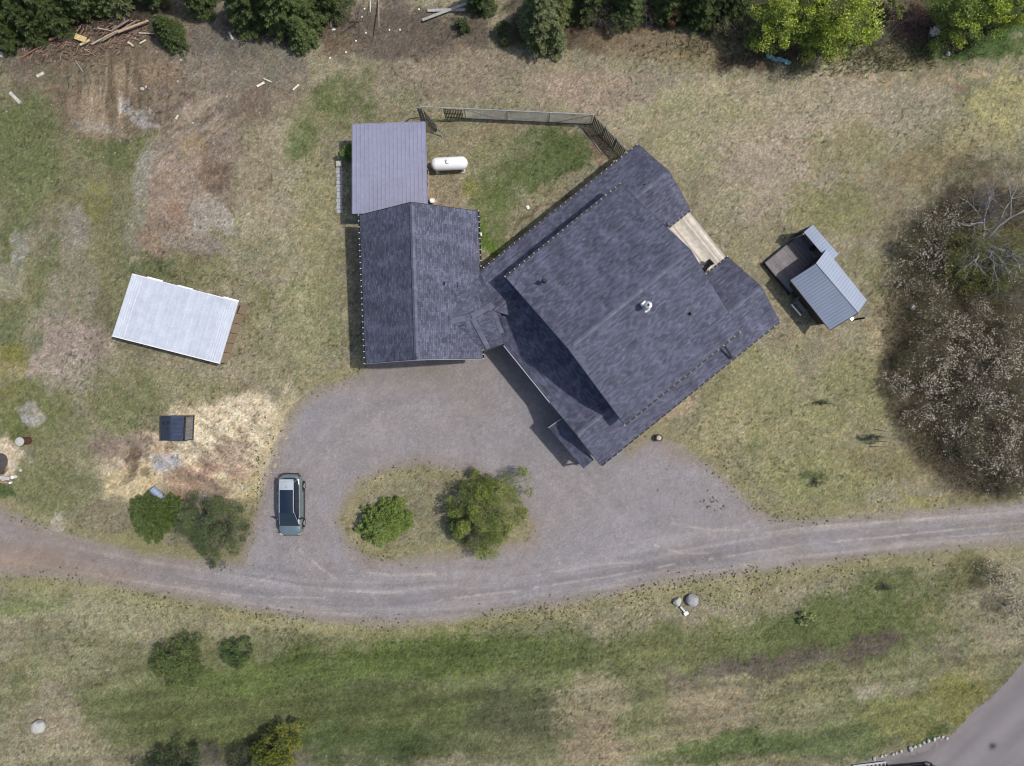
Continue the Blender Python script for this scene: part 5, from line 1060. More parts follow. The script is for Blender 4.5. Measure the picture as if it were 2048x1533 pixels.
# timber and debris heaps
def stick(x0, y0, x1, y1, w, col, label, z=.06, cat='timber', h=None, z1=None, name='timber', group=None):
    o = MB().beam(W(x0, y0, z), W(x1, y1, z1 if z1 is not None else z), w, h or w*.5, 0, col).build(name, [M['wood_col']]); tag(o, label, cat, group); return o
def pole(x0, y0, x1, y1, r, col, label, z=.08, z1=None, group=None, name='pole'):
    o = MB().tube(W(x0, y0, z), W(x1, y1, z1 if z1 is not None else z), r, r*.7, 8, 0, col).build(name, [M['wood_col']]); tag(o, label, 'pole', group); return o
br = (.30, .20, .14); rd = (.24, .12, .08); gy = (.27, .25, .24); pl_ = (.55, .48, .36)
G_ = 'poles on the debris heap'
hb_ = MB(); rr = random.Random(41)
for i in range(900):
    t = rr.random(); x = 40+t*255; y = 112-t*52+rr.gauss(0, 9+10*math.sin(t*3.1)); L_ = rr.uniform(.12, .75)*rr.random()**.5; b = rr.gauss(.5, .6); s_ = rr.uniform(.6, 1.3); k = rr.choice(((.16, .10, .075), (.20, .13, .10), (.30, .22, .16), (.10, .08, .07), (.24, .15, .11)))
    q = W(x, y, 0); h_ = .02+max(0, rr.random()*.35*math.sin(t*3.1)*(1-abs(rr.gauss(0, .4)))); q.z = h_
    hb_.beam(q, q+Vector((math.cos(b)*L_, math.sin(b)*L_, rr.uniform(-.02, .05))), rr.uniform(.02, .07), .02, 0, tuple(v*s_ for v in k))
tag(hb_.build('debris_heap', [M['wood_col']]), 'low heap of reddish bark and splintered sticks along the foot of the conifers', 'debris heap')
pole(184, 88, 236, 60, .07, (.42, .33, .24), 'pale brown pole sloping across the middle of the debris heap', .35, .5, G_)
pole(236, 64, 297, 41, .10, (.45, .32, .22), 'thick reddish brown pole at the top right of the debris heap', .5, .5, G_)
pole(204, 82, 275, 40, .06, (.3, .24, .18), 'brown pole behind the thick reddish one on the debris heap', .3, .6, G_)
pole(225, 60, 258, 40, .09, (.22, .19, .18), 'dark grey log lying behind the crossing poles on the debris heap', .3, .4, G_)
pole(42, 116, 78, 94, .06, rd, 'reddish pole at the lower left end of the debris heap', .1, .3, G_)
pole(98, 80, 128, 68, .10, rd, 'short thick red brown log at the left of the debris heap', .3, .3, G_)
pole(278, 66, 309, 67, .05, pl_, 'thin pale stick pointing at the small conifer right of the heap', .2, .2, G_)
pole(166, 97, 192, 112, .04, (.36, .28, .2), 'thin brown stick at the front edge of the debris heap', .1, .1, G_)
pole(195, 56, 225, 62, .05, (.48, .36, .26), 'short tan stick near the top of the debris heap', .35, .4, G_)
pole(150, 120, 167, 145, .06, gy, 'grey bent log on the dirt just below the debris heap')
stick(150, 72, 172, 80, .42, (.55, .42, .20), 'yellow plywood board lying on the debris heap', .42, h=.04, name='board', cat='board')
stick(160, 90, 180, 80, .16, (.5, .4, .24), 'pale yellow plank just below the yellow plywood board', .3, name='board', cat='board')
stick(256, 84, 267, 92, .14, pl_, 'short pale plank at the right front of the debris heap', .15, name='board', cat='board')
stick(280, 87, 292, 80, .12, pl_, 'short pale plank beside the small conifer left side', .15, name='board', cat='board')
stick(20, 185, 41, 206, .24, (.45, .43, .38), 'pale weathered board on the grass at the left edge', .04, name='board', cat='board')
stick(0, 108, 6, 111, .35, (.45, .43, .38), 'pale board end cut off by the left edge, above the grass', .04, name='board', cat='board')
stick(0, 92, 15, 84, .16, (.42, .46, .38), 'greenish pale board cut off by the left edge near the conifers', .1, name='board', cat='board')
stick(74, 153, 88, 146, .22, (.55, .49, .38), 'short pale tan chunk of wood on the grass below the heap', .06, name='board', cat='board')
stick(586, 180, 598, 169, .12, (.7, .64, .5), 'bright pale split plank on the grass right of the dug earth', .06, name='board', cat='board')
stick(514, 173, 529, 165, .16, (.7, .6, .5), 'whitish plank lying on the small reddish heap of the dug earth', .1, name='board', cat='board')
stick(527, 157, 543, 164, .09, (.6, .52, .42), 'narrow whitish stick above the small reddish heap of dug earth', .1, name='board', cat='board')
stick(458, 64, 466, 79, .16, (.5, .48, .42), 'pale short board on bare ground left of the big dark conifer', .05, name='board', cat='board')
stick(352, 238, 356, 230, .12, (.62, .58, .5), 'small upright looking pale board in the middle of the dug earth', .05, name='board', cat='board')
for i, (x, y, s) in enumerate(((285, 178, .35), (292, 174, .22), (386, 246, .2), (362, 120, .2), (454, 193, .18), (356, 163, .18))):
    o = rock('rock', ('largest white lump of stone on the dug earth', 'small white lump touching the largest one on the dug earth', 'pale stone by the dark earth clods', 'pale stone between the heap and the big conifer', 'pale stone on the right part of the dug earth', 'pale stone in the middle of the dug earth')[i], W(x, y, 0), (s, s*.8, s*.5), i, 'stone_pale', 80+i)
# bits along the top edge
stick(855, 21, 978, 18, .22, (.34, .32, .32), 'long grey plank lying level near the top edge', .18, h=.06, name='board', cat='board')
stick(845, 40, 945, 2, .20, (.31, .30, .27), 'long grey plank crossing over the level one near the top edge', .3, h=.05, name='board', cat='board')
pole(757, 0, 758, 54, .06, (.28, .22, .21), 'slim upright brownish pole at the top edge left of the grey planks', .1, 1.2)
pole(740, 0, 741, 23, .035, (.72, .72, .7), 'short thin white stake at the top edge', .1, .8)
lf = thing('rack', 'three pronged pale wooden rack on the bare ground right of the big dark conifer', 'rack', W(673, 45, 0))
MB().beam(W(661, 38, .15), W(686, 38, .15), .07, .07).build('bar', [M['wood_grey']], lf)
for x, y1 in ((662, 55), (673, 46), (685, 48)): MB().beam(W(x, 36, .15), W(x, y1, .15), .06, .06).build('prong', [M['wood_grey']], lf)
o = stick(664, 60, 671, 58, .12, (.7, .7, .66), 'tiny white board below the three pronged wooden frame', .05, name='board', cat='board')
for i, (x, y) in enumerate(((729, 18), (724, 34), (838, 19), (779, 60), (800, 60), (732, 66), (712, 82), (692, 105), (660, 116))):
    rock('rock', 'small white stone on the bare ground under the top edge, left of the grey planks', W(x, y, 0), (.16, .14, .1), i, 'white_paint', 100+i, 'white stones near the top edge')
# teal tarp, white root stump, red-brown brush at top right
tp = MB(); rr = random.Random(31); pts = []
for i in range(9):
    x = 1536+i*5.2; y = 114+i*1.3; pts.append((x, y))
    tp.box(W(x, y+rr.uniform(-2, 2), .1), (.3, .2+rr.uniform(0, .15), .06+rr.random()*.08), rr.uniform(0, 3), 0, None, Matrix.Rotation(rr.uniform(-.4, .4), 3, 'X'))
o = tp.build('tarp', [M['teal']]); tag(o, 'crumpled pale teal tarp strip lying along the shaded grass edge', 'tarp')
sr = thing('root_stump', 'bleached white root stump lying beside the reddish brush pile', 'stump', W(1872, 58, 0)); mb = MB(); q = W(1870, 62, .55)
for i in range(34):
    a = rr.uniform(0, 6.28); L_ = rr.uniform(.2, .55); mb.tube(q+Vector((rr.uniform(-.35, .35), rr.uniform(-.3, .3), rr.uniform(-.2, .1))), q+Vector((math.cos(a)*L_, math.sin(a)*L_*.8, rr.uniform(.0, .3))), .06, .015, 5)
mb.build('roots', [mat('bleached', (.72, .66, .58), .8, var=.15)], sr); mb = MB(); mb.tube(q-Vector((0, 0, .55)), q+Vector((.1, -.2, .1)), .24, .16, 10); mb.build('stump', [M['bark_pale']], sr)
bp_ = MB()
for i in range(420):
    a = rr.uniform(0, 6.28); r = rr.uniform(0, 1)**.6*1.5; q = W(1824, 42, .1)+Vector((math.cos(a)*r, math.sin(a)*r, rr.uniform(0, .5*(1.6-r)))); b = rr.uniform(0, 6.28); L_ = rr.uniform(.3, .9)
    bp_.beam(q, q+Vector((math.cos(b)*L_, math.sin(b)*L_, rr.uniform(-.05, .25))), .025, .02)
o = bp_.build('brush_pile', [mat('brush', (.17, .10, .08), .9, var=.35)]); tag(o, 'reddish brown pile of dead brush between the bright green trees', 'brush pile')
rock('rock', 'white stone on the grass under the bright green right hand trees', W(1896, 107, .1), (.34, .42, .3), .3, 'stone_pale', 131)
rock('rock', 'small white stone above the reddish brush pile', W(1780, 18, .1), (.22, .2, .3), .3, 'stone_pale', 132)
for k, pts in enumerate((((1640, 805, 1668, 808),),)):
    for a in pts: pole(a[0], a[1], a[2], a[3], .02, (.06, .08, .04), 'single thin dark stake leaning over a small plant in the right lawn', .05, 1.1, name='stake')
gk = 'stakes around the young tree in the right lawn'
for i, a in enumerate(((1748, 858, 1775, 864), (1740, 884, 1775, 883), (1741, 893, 1775, 894), (1740, 887, 1750, 886))):
    pole(*a, .022, (.05, .05, .05), ('northernmost thin dark stake of the young tree in the right lawn', 'thin dark stake just below the young tree stem', 'southernmost thin dark stake of the young tree', 'short thin dark stake beside the young tree')[i], .05, 1.1, gk, name='stake')
pole(1560, 92, 1596, 88, .02, (.4, .36, .3), 'thin pale fallen branch at the dry grass edge below the bright trees', .1, .1) if False else None
# things half hidden under the two left conifers
q = W(316, 989, .5); bq = thing('blue_barrel', 'blue grey plastic drum half hidden in the dark round conifer', 'barrel', W(318, 987, 0)); a = W(305, 978, .75); b = W(326, 998, .75)
MB().tube(a, b, .28, .28, 16).build('drum', [mat('blue_plastic', (.22, .28, .42), .4, var=.15)], bq)
for f_ in (.25, .5, .75): 
    c = a.lerp(b, f_); d = (b-a).normalized()*.03; MB().tube(c-d, c+d, .3, .3, 16).build('hoop', [M['galv']], bq)
sb = thing('wooden_box', 'grey wooden box tucked between the two left conifers', 'box', W(368, 1025, 0))
a, b, c, d = W(352, 1016, .5), W(388, 1022, .5), W(383, 1040, .5), W(352, 1036, .5); MB().prism([a, b, c, d], .5).build('body', [M['wood_grey']], sb); MB().beam(a+Vector((0,.05,.02)), b+Vector((0,.05,.02)), .12, .06).build('board', [M['rust']], sb)
pt = thing('pallet', 'slatted wooden pallet on the wood chips above the greyer left conifer', 'pallet', W(410, 995, 0)); mb = MB()
for i in range(9): mb.beam(W(396+i*3.4, 989, .12), W(397+i*3.4, 1001, .12), .06, .03)
mb.build('slats', [M['wood_grey']], pt); MB().beam(W(394, 991, .07), W(426, 992, .07), .08, .06).beam(W(395, 999, .07), W(427, 1000, .07), .08, .06).build('runner', [M['wood_grey']], pt)
# ---------------------------------------------------------------- trees and shrubs
def tubes_np(segs, n=5):
    A = np.array([s[0] for s in segs]); B = np.array([s[1] for s in segs]); r0 = np.array([s[2] for s in segs]); r1 = np.array([s[3] for s in segs])
    d = B-A; L = np.linalg.norm(d, axis=1, keepdims=True); d = d/np.maximum(L, 1e-6)
    u = np.where(np.abs(d[:, 2:3]) < .9, np.array([[0, 0, 1.]]), np.array([[1., 0, 0]])); x = np.cross(d, u); x /= np.linalg.norm(x, axis=1, keepdims=True); y = np.cross(d, x)
    t = np.arange(n)*2*np.pi/n; ct, s_ = np.cos(t)[None, :, None], np.sin(t)[None, :, None]
    ring = ct*x[:, None]+s_*y[:, None]
    V = np.concatenate([A[:, None]+ring*r0[:, None, None], B[:, None]+ring*r1[:, None, None]], 1)
    i = np.arange(n); F0 = np.stack([i, i+n, (i+1) % n+n, (i+1) % n], 1); F = F0[None]+np.arange(len(segs))[:, None, None]*2*n
    return V.reshape(-1, 3), F.reshape(-1, 4)
def leaves_np(P, size, cols, flat=.5, asp=.5, dirs=None):
    """quads (leaf shaped) centred on P"""
    n = len(P); a = rng.normal(0, 1, (n, 3)) if dirs is None else dirs+rng.normal(0, .35, (n, 3)); a /= np.linalg.norm(a, axis=1, keepdims=True)
    nr = rng.normal(0, 1, (n, 3)); nr[:, 2] = np.abs(nr[:, 2])+flat*2; nr -= a*(nr*a).sum(1, keepdims=True); nr /= np.linalg.norm(nr, axis=1, keepdims=True); b = np.cross(nr, a)
    s = size*rng.uniform(.6, 1.35, (n, 1)); V = np.stack([P-a*s/2, P+b*s*asp/2, P+a*s/2, P-b*s*asp/2], 1)
    C4 = np.repeat(cols, 4, 0); return V.reshape(-1, 3), np.arange(n*4).reshape(-1, 4), C4
def col_var(n, cols, lo=.75, hi=1.25):
    c = np.array(cols)[rng.integers(0, len(cols), n)]; return c*rng.uniform(lo, hi, (n, 1))
def conifer(name, label, px, py, rad, ht, cols, zc=None, group=None, seed=0, irregular=.2, dens=1.0, tip=(1.5, 1.45, 1.0), cat='tree', needle=.15, up=.18, trunkmat='bark'):
    """spruce or fir: whorls of drooping boughs with needles, seen from above as a star"""
    rr = random.Random(seed*7+1); b = W(px, py, zc if zc is not None else ht*.45); root = thing(name, label, cat, (b.x, b.y, 0), group)
    segs = []; NP = []; ND = []; NC = []
    z = ht*.06; tops = []; lob = [rr.uniform(-1, 1) for _ in range(6)]
    while z < ht*.97:
        f = 1-z/ht; R_ = rad*(f**.72)*rr.uniform(.88, 1.06); nb = max(5, int(6+R_*5.5))
        for k in range(nb):
            a = rr.uniform(0, 6.283); Lb = R_*rr.uniform(.78, 1.1)*(1+irregular*(lob[0]*math.sin(a+lob[1]*3)+lob[2]*math.sin(2*a+lob[3]*3)*.8+lob[4]*math.sin(3*a+lob[5]*3)*.6))
            if Lb < .12: continue
            base = np.array([0, 0, z]); end = np.array([math.cos(a)*Lb, math.sin(a)*Lb, z+Lb*(up-.25*f)+rr.uniform(-.06, .06)]); mid = (base+end)/2+np.array([0, 0, Lb*.05])
            segs += [(base, mid, .02+.012*Lb, .014), (mid, end, .014, .004)]
            n = int(Lb*66*dens/needle*.15)+4
            t = np.sqrt(rng.uniform(.03, 1, n)); P = base+(end-base)*t[:, None]+np.array([0, 0, 1])*(Lb*.05*4*t*(1-t))[:, None]
            sd = np.array([-math.sin(a), math.cos(a), 0.]); wv = (1.05-t)*Lb*.42+.05; s = rng.uniform(-1, 1, n)*wv; P = P+sd*s[:, None]+rng.normal(0, .03, (n, 3))
            P[:, 2] -= np.abs(s)*.12
            dv = (end-base)/Lb+sd*np.sign(s)[:, None]*.7
            tf = np.clip((t-.45)*1.8, 0, 1)[:, None]; c = col_var(n, cols)*(1-tf+tf*np.array(tip)); NP.append(P); ND.append(dv); NC.append(c)
        z += max(.11, ht*.032)
    segs.append((np.zeros(3), np.array([0, 0, ht*.98]), .05+ht*.014, .012))
    V, F = tubes_np(segs[:-1]+[(np.zeros(3), np.array([0, 0, ht*.96]), .03, .008)], 4); fast_mesh('branches', V, F, M['bark'], root); V, F = tubes_np(segs[-1:], 8); fast_mesh('trunk', V, F, M[trunkmat], root)
    P = np.concatenate(NP); V, F, cc = leaves_np(P, needle*1.25, np.concatenate(NC), .6, .25, np.concatenate(ND)); fast_mesh('crown', V, F, M['needle'], root, colors=cc)
    return root
def leafy(name, label, px, py, rad, ht, cols, seed=0, group=None, nc=60, lpc=170, leaf=.13, cat='tree', squash=(1, 1), zlo=.25, clump=.28, zc=None, gap=.0, flat=.4, holes=None, nstem=7, spike=0, asp=.55, dome=.55):
    rr = random.Random(seed*13+5); b = W(px, py, zc if zc is not None else ht*.55); root = thing(name, label, cat, (b.x, b.y, 0), group)
    lob = [rr.uniform(0, 6.28) for _ in range(4)]; cen = []; 
    while len(cen) < nc:
        a = rr.uniform(0, 6.283); q = rr.uniform(0, 1)**.55; w = 1+.16*math.sin(2*a+lob[0])+.14*math.sin(3*a+lob[1])+.10*math.sin(5*a+lob[2])
        r = rad*q*w*(1-clump*.5); ztop = ht*(zlo+(1-zlo)*math.sqrt(max(0, 1-(q*.94)**2))**(1/dome*.55)); z = ztop*rr.uniform(.72, 1.0) if rr.random() < .75 else ht*rr.uniform(zlo*.6, .7)*(ztop/ht)
        cen.append(np.array([r*math.cos(a)*squash[0], r*math.sin(a)*squash[1], z-.05*ht]))
    segs = []; stems = [np.array([rr.uniform(-.5, .5)*rad, rr.uniform(-.5, .5)*rad, ht*rr.uniform(.3, .45)]) for _ in range(nstem)]
    for s in stems: segs.append((np.array([s[0]*.1, s[1]*.1, 0]), s, .03+ht*.011, .02+ht*.005))
    for c in cen:
        s = min(stems, key=lambda q: np.linalg.norm(q-c)); m = (s+c)/2+rng.normal(0, .06, 3); segs += [(s, m, .018+ht*.003, .014), (m, c, .014, .006)]
        for _ in range(3): segs.append((c-(c-m)*.2, c+rng.normal(0, clump*rad*.45, 3), .007, .003))
    V, F = tubes_np(segs[nstem:], 4); fast_mesh('branches', V, F, M['bark'], root); V, F = tubes_np(segs[:nstem], 7); fast_mesh('trunk', V, F, M['bark'], root)
    P = []; Cc = []
    for c in cen:
        n = int(lpc*rr.uniform(.6, 1.3)); R_ = rad*clump*rr.uniform(.7, 1.25); g = rng.normal(0, 1, (n, 3)); g /= np.linalg.norm(g, axis=1, keepdims=True); g *= (rng.uniform(.25, 1, (n, 1))**.6)*R_; g[:, 2] *= .7
        P.append(c+g); tone = rr.uniform(.78, 1.25); cc = np.array(cols[rr.randrange(len(cols))]); Cc.append(np.repeat(cc[None], n, 0)*tone*rng.uniform(.7, 1.3, (n, 1)))
    P = np.concatenate(P); P[:, 2] = np.maximum(P[:, 2], .08); V, F, cc = leaves_np(P, leaf, np.concatenate(Cc), flat, asp); fast_mesh('crown', V, F, M['leaf'], root, colors=cc)
    return root
def branching(seed, ht, spread, depth, r0, nmain=6, zfrac=.35, wig=.25):
    rr = random.Random(seed); segs = []; tips = []
    def grow(p, d, L_, r, k):
        n = 3; q = p
        for i in range(n):
            d = (d+Vector((rr.gauss(0, wig), rr.gauss(0, wig), rr.gauss(.03, wig*.6)))).normalized(); e = q+d*(L_/n); r2 = r*.86; segs.append((np.array(q), np.array(e), r, r2)); q = e; r = r2
            if k > 0 and i > 0:
                for _ in range(rr.choice((1, 2))):
                    dd = (d+Vector((rr.gauss(0, .75), rr.gauss(0, .75), rr.gauss(.1, .4)))).normalized(); grow(q, dd, L_*rr.uniform(.5, .75), r*.55, k-1)
            if k <= 1: tips.append(np.array(q))
        if k > 0: grow(q, d, L_*.7, r*.8, k-1)
        else: tips.append(np.array(q))
    for m in range(nmain):
        a = 6.283*m/nmain+rr.uniform(-.5, .5); t = rr.uniform(.25, 1)*spread; grow(Vector((rr.uniform(-.1, .1), rr.uniform(-.1, .1), 0)), Vector((math.cos(a)*t, math.sin(a)*t, 1)).normalized(), ht*zfrac*rr.uniform(.8, 1.2), r0*rr.uniform(.6, 1), depth)
    return segs, np.array(tips)
# conifers and broadleaved trees along the top edge
dk = [(.040, .062, .017), (.052, .076, .020), (.032, .050, .015)]; md = [(.062, .090, .030), (.074, .104, .034), (.052, .078, .026)]; gg = [(.090, .112, .055), (.105, .128, .062), (.070, .092, .045)]
GT_ = 'dark conifers along the top edge'
for i, (x, y, r, h, c, l) in enumerate((
    (16, 14, 2.3, 8, dk, 'dark conifer filling the top left corner'), (92, 6, 2.3, 8, dk, 'dark conifer second from the top left corner'), (66, 48, 1.2, 4.5, dk, 'small dark conifer left of the debris heap red log'), (6, 62, 1.4, 4, dk, 'small dark conifer at the left edge above the greenish board'),
    (160, 0, 1.8, 7, md, 'mid green conifer third from the top left corner'), (222, -14, 1.6, 6, gg, 'greyish conifer directly above the crossed poles'), (300, -32, 1.6, 6, dk, 'dark conifer at the top edge above the small conifer'), (334, 56, 1.35, 3.0, dk, 'small round conifer at the right end of the debris heap'),
    (395, -12, 1.6, 6, dk, 'dark conifer mostly cut off by the top edge, left of the big one'), (510, 14, 2.1, 7, dk, 'big dark conifer, left one of the pair at the top edge'), (586, 20, 2.5, 7.5, md, 'big dark conifer, right one of the pair at the top edge'), (604, 66, 1.2, 3.5, md, 'small conifer skirt below the big right hand one of the pair'), (655, -8, 1.9, 6, dk, 'dark conifer cut off by the top edge right of the big pair'))):
    conifer('conifer', l, x, y, r, h, c, seed=i+1, dens=.8, zc=1.2)
for i, (x, y, r, h, c, l) in enumerate((
    (1080, 45, 2.3, 6.5, gg, 'grey green pine standing alone at the top middle'), (1108, 78, 1.2, 3.6, gg, 'lower bough of young pine just south of the lone grey green pine'), (1118, 20, 1.4, 5.5, [(.10, .12, .045), (.085, .11, .04)], 'yellowish pine against the right side of the lone grey green pine'),
    (1190, 2, 2.0, 6, dk, 'dark conifer just right of the lone pine at the top edge'), (1255, 12, 1.7, 6, md, 'mid green conifer at the top edge above the reddish dead sapling'), (1400, 8, 2.2, 7, dk, 'very dark conifer at the top edge left of the bright trees'), (1345, 2, 1.9, 6.5, md, 'mid green conifer at the top edge right of the reddish dead sapling'), (1460, 0, 1.9, 6.5, dk, 'very dark conifer half behind the first bright green tree'), (960, -8, 1.2, 4.5, dk, 'dark conifer cut off by the top edge at the end of the grey planks'))):
    conifer('conifer', l, x, y, r, h, c, seed=i+31, dens=.8, zc=1.2, needle=.18 if c is gg else .15)
br_ = [(.33, .40, .05), (.38, .45, .07), (.25, .32, .045), (.18, .24, .045)]; bm_ = [(.22, .29, .07), (.17, .24, .055), (.27, .34, .08)]
for i, (x, y, r, h, c, l, n_) in enumerate((
    (1555, 38, 2.0, 6, br_, 'bright green leafy tree, leftmost of the bright group at the top right', 60), (1600, 60, 1.2, 4.5, bm_, 'low bright green bush at the foot of the leftmost bright tree', 34), (1692, 34, 2.7, 7, br_, 'largest bright green leafy tree at the top right, with dark gaps', 90), (1660, 68, 1.2, 4, br_, 'bright green lower shrub below the largest bright tree', 34), (1735, 62, .9, 3.6, br_, 'small bright green shrub at the right foot of the largest bright tree', 22), (1620, 0, 1.9, 6.5, br_, 'bright green tree cut off by the top edge between two bright ones', 55),
    (1792, 8, .8, 3, [(.20, .22, .06)], 'thin yellow green sapling left of the reddish brush pile', 14), (1925, 14, 1.9, 5.5, bm_, 'mid green leafy tree right of the white root stump', 60), (1975, 16, 2.1, 6, br_, 'bright green leafy tree at the top edge near the top right corner', 60), (2040, 10, 1.7, 6, br_, 'yellow green leafy tree in the top right corner', 44), (1765, 112, .28, .7, [(.24, .28, .07)], 'tiny yellow green sapling on the tangled dry grass', 5))):
    leafy('leafy_tree' if h > 3.5 else 'leafy_shrub', l, x, y, r, h, c, seed=i+50, nc=n_, lpc=150 if h > 1 else 40, leaf=.17 if h > 1 else .1, clump=.24, cat='tree' if h > 3.5 else 'shrub', flat=.15, asp=.42, zc=h*.6)
for i, (x, y, r, h, c, l) in enumerate(((1345, 28, .7, 2.2, [(.16, .07, .035), (.2, .09, .05)], 'reddish brown dead sapling among the top edge conifers'), (1240, 34, 1.1, 2.2, md, 'low olive bush right of the lone pine at the forest edge'), (1450, 52, 1.0, 1.8, [(.12, .12, .06)], 'low olive bush under the very dark conifers'), (925, 50, .6, 1.0, md, 'small green bush in front of the grey planks'), (1010, 62, .8, 1.4, md, 'small dark green bush left of the lone grey green pine'), (1508, 70, .9, 1.8, [(.15, .19, .06)], 'low yellow green bush left foot of the bright trees'))):
    leafy('bush', l, x, y, r, h, c, seed=i+80, nc=22, lpc=110, leaf=.11, clump=.34, cat='bush')
# island and drive side trees
conifer('juniper', 'round bright green juniper at the west end of the drive island', 768, 1046, 2.1, 2.9, [(.10, .15, .03), (.125, .175, .038), (.078, .12, .026)], seed=70, irregular=.3, dens=1.15, zc=1.3, tip=(1.35, 1.3, 1.0), needle=.14, up=.35)
leafy('pine', 'irregular bright green pine at the east end of the drive island', 976, 1020, 3.45, 4.2, [(.20, .25, .05), (.24, .285, .06), (.155, .20, .045), (.12, .16, .04)], seed=62, nc=125, lpc=190, leaf=.13, clump=.15, squash=(.88, 1.05), zc=2.6, flat=.2, dome=.45, asp=.35)
leafy('pine', 'small low pine bough clump hugging the west side of the irregular island pine', 925, 1056, 1.25, 1.9, [(.085, .12, .034), (.07, .10, .03)], seed=63, nc=30, lpc=150, leaf=.12, clump=.24, zc=1.1, flat=.2)
conifer('juniper', 'dark round conifer, left of the two beside the wood chips', 302, 1030, 2.15, 3.0, [(.045, .075, .018), (.060, .092, .022), (.036, .058, .016)], seed=74, irregular=.22, dens=1.15, zc=1.4, tip=(1.5, 1.4, .9), needle=.15, up=.3)
leafy('pine', 'broad greyish green conifer, right of the two beside the wood chips', 423, 1056, 2.75, 3.4, [(.12, .15, .055), (.145, .18, .06), (.10, .13, .055), (.08, .105, .05)], seed=66, nc=110, lpc=180, leaf=.12, clump=.17, squash=(1.0, .92), zc=1.8, flat=.25, dome=.5, asp=.35)
leafy('bush', 'round olive green bush in the lower left lawn', 352, 1326, 2.2, 2.4, [(.12, .155, .048), (.145, .18, .055), (.09, .125, .038)], seed=67, nc=75, lpc=170, leaf=.12, clump=.20, zc=1.2, cat='bush', squash=(1.0, .8))
leafy('bush', 'small dark green bush right of the round olive one in the lower left lawn', 474, 1307, 1.35, 1.7, [(.075, .12, .036), (.095, .145, .042)], seed=68, nc=50, lpc=130, leaf=.11, clump=.22, zc=.8, cat='bush', squash=(1.05, .85))
leafy('tree', 'yellow green tree at the bottom edge of the lower lawn', 548, 1512, 1.9, 3.6, [(.15, .17, .02), (.11, .135, .02), (.19, .20, .03)], seed=69, nc=70, lpc=170, leaf=.13, clump=.26, zc=2.4)
leafy('tree', 'dark green tree cut off by the bottom edge left of the grey twiggy shrub', 330, 1552, 2.2, 3.6, [(.05, .075, .026), (.06, .085, .03)], seed=70, nc=60, lpc=150, leaf=.13, clump=.22, zc=2.4)
leafy('bush', 'dark bush at the bottom edge between the twiggy shrub and the yellow green tree', 495, 1520, 1.5, 2.2, [(.06, .07, .03), (.05, .065, .028)], seed=71, nc=40, lpc=110, leaf=.12, clump=.25, zc=1.3, cat='bush')
leafy('shrub', 'small bright shrub against the carport west side', 696, 303, .75, 1.6, [(.11, .2, .03), (.14, .22, .04)], seed=72, nc=22, lpc=90, leaf=.12, clump=.32, cat='shrub')
leafy('seedling', 'pale yellow green seedling in the lower lawn east of the rocks', 1612, 1238, .62, .8, [(.34, .38, .16), (.28, .33, .12)], seed=73, nc=26, lpc=16, leaf=.13, clump=.18, cat='seedling')
leafy('young_tree', 'slender young evergreen between four stakes in the right lawn', 1747, 877, .62, 1.2, [(.05, .075, .03), (.07, .10, .04)], seed=74, nc=16, lpc=26, leaf=.09, clump=.3, cat='tree', squash=(1.5, .5))
leafy('plant', 'low green plant under the single stake in the right lawn', 1642, 806, .6, .5, [(.07, .095, .04)], seed=75, nc=9, lpc=30, leaf=.08, clump=.36, cat='plant', squash=(1.3, .5))
leafy('plant', 'dark low plant in the right lawn near the road', 1632, 966, .55, .5, [(.05, .07, .03)], seed=76, nc=9, lpc=35, leaf=.08, clump=.36, cat='plant', squash=(1.3, .7))
leafy('bush', 'low green tussock on the lower lawn near the right edge', 1772, 1172, .7, .5, [(.06, .09, .03)], seed=77, nc=9, lpc=35, leaf=.09, clump=.36, cat='bush', squash=(1.3, .6))
# leafless and flowering growth
def bare(name, label, px, py, ht, spread, depth, r0, m, seed, buds=0, budcol=None, leafcol=None, nleaf=0, cat='tree', group=None, zc=None, nmain=6, zfrac=.35, budsize=.07, wig=.25, budn=3, leafsize=.1):
    b = W(px, py, zc if zc is not None else ht*.6); root = thing(name, label, cat, (b.x, b.y, 0), group)
    segs, tips = branching(seed, ht, spread, depth, r0, nmain, zfrac, wig)
    V, F = tubes_np(segs, 5 if depth < 4 else 4); fast_mesh('branches', V, F, M[m], root)
    if buds:
        cl = tips[rng.integers(0, len(tips), max(3, buds//7))]; P = tips[rng.integers(0, len(tips), buds)]; h_ = buds*2//3; P[:h_] = cl[rng.integers(0, len(cl), h_)]+rng.normal(0, .16, (h_, 3)); P = np.repeat(P, budn, 0)+rng.normal(0, .03, (buds*budn, 3)); V, F, cc = leaves_np(P, budsize, col_var(len(P), budcol), .8, .75); fast_mesh('blossom', V, F, M['petal'], root, colors=cc)
    if nleaf:
        P = tips[rng.integers(0, len(tips), nleaf)]+rng.normal(0, .16, (nleaf, 3)); V, F, cc = leaves_np(P, leafsize, col_var(len(P), leafcol), .3, .5); fast_mesh('leaves', V, F, M['leaf'], root, colors=cc)
    return root
white = [(.64, .58, .47), (.66, .56, .48), (.56, .54, .40), (.58, .44, .40)]; olv = [(.10, .11, .035), (.075, .085, .03), (.13, .14, .045), (.05, .055, .025)]
protos = [bare('blossom_shrub', '', 1830+k*40, 470, 3.0, .9, 3, .035, 'twig', 200+k, buds=(290, 140, 380, 60)[k], budcol=white, leafcol=olv, nleaf=(700, 1200, 600, 1700)[k], cat='shrub', group=None, nmain=8, zfrac=.34, budsize=.075, zc=2.3, budn=2) for k in range(4)]
def copy_thing(src, loc, rz, s):
    r = src.copy(); C.objects.link(r); r.location = loc; r.rotation_euler.z = rz; r.scale = (s, s, s)
    for ch in src.children: c = ch.copy(); C.objects.link(c); c.parent = r
    return r
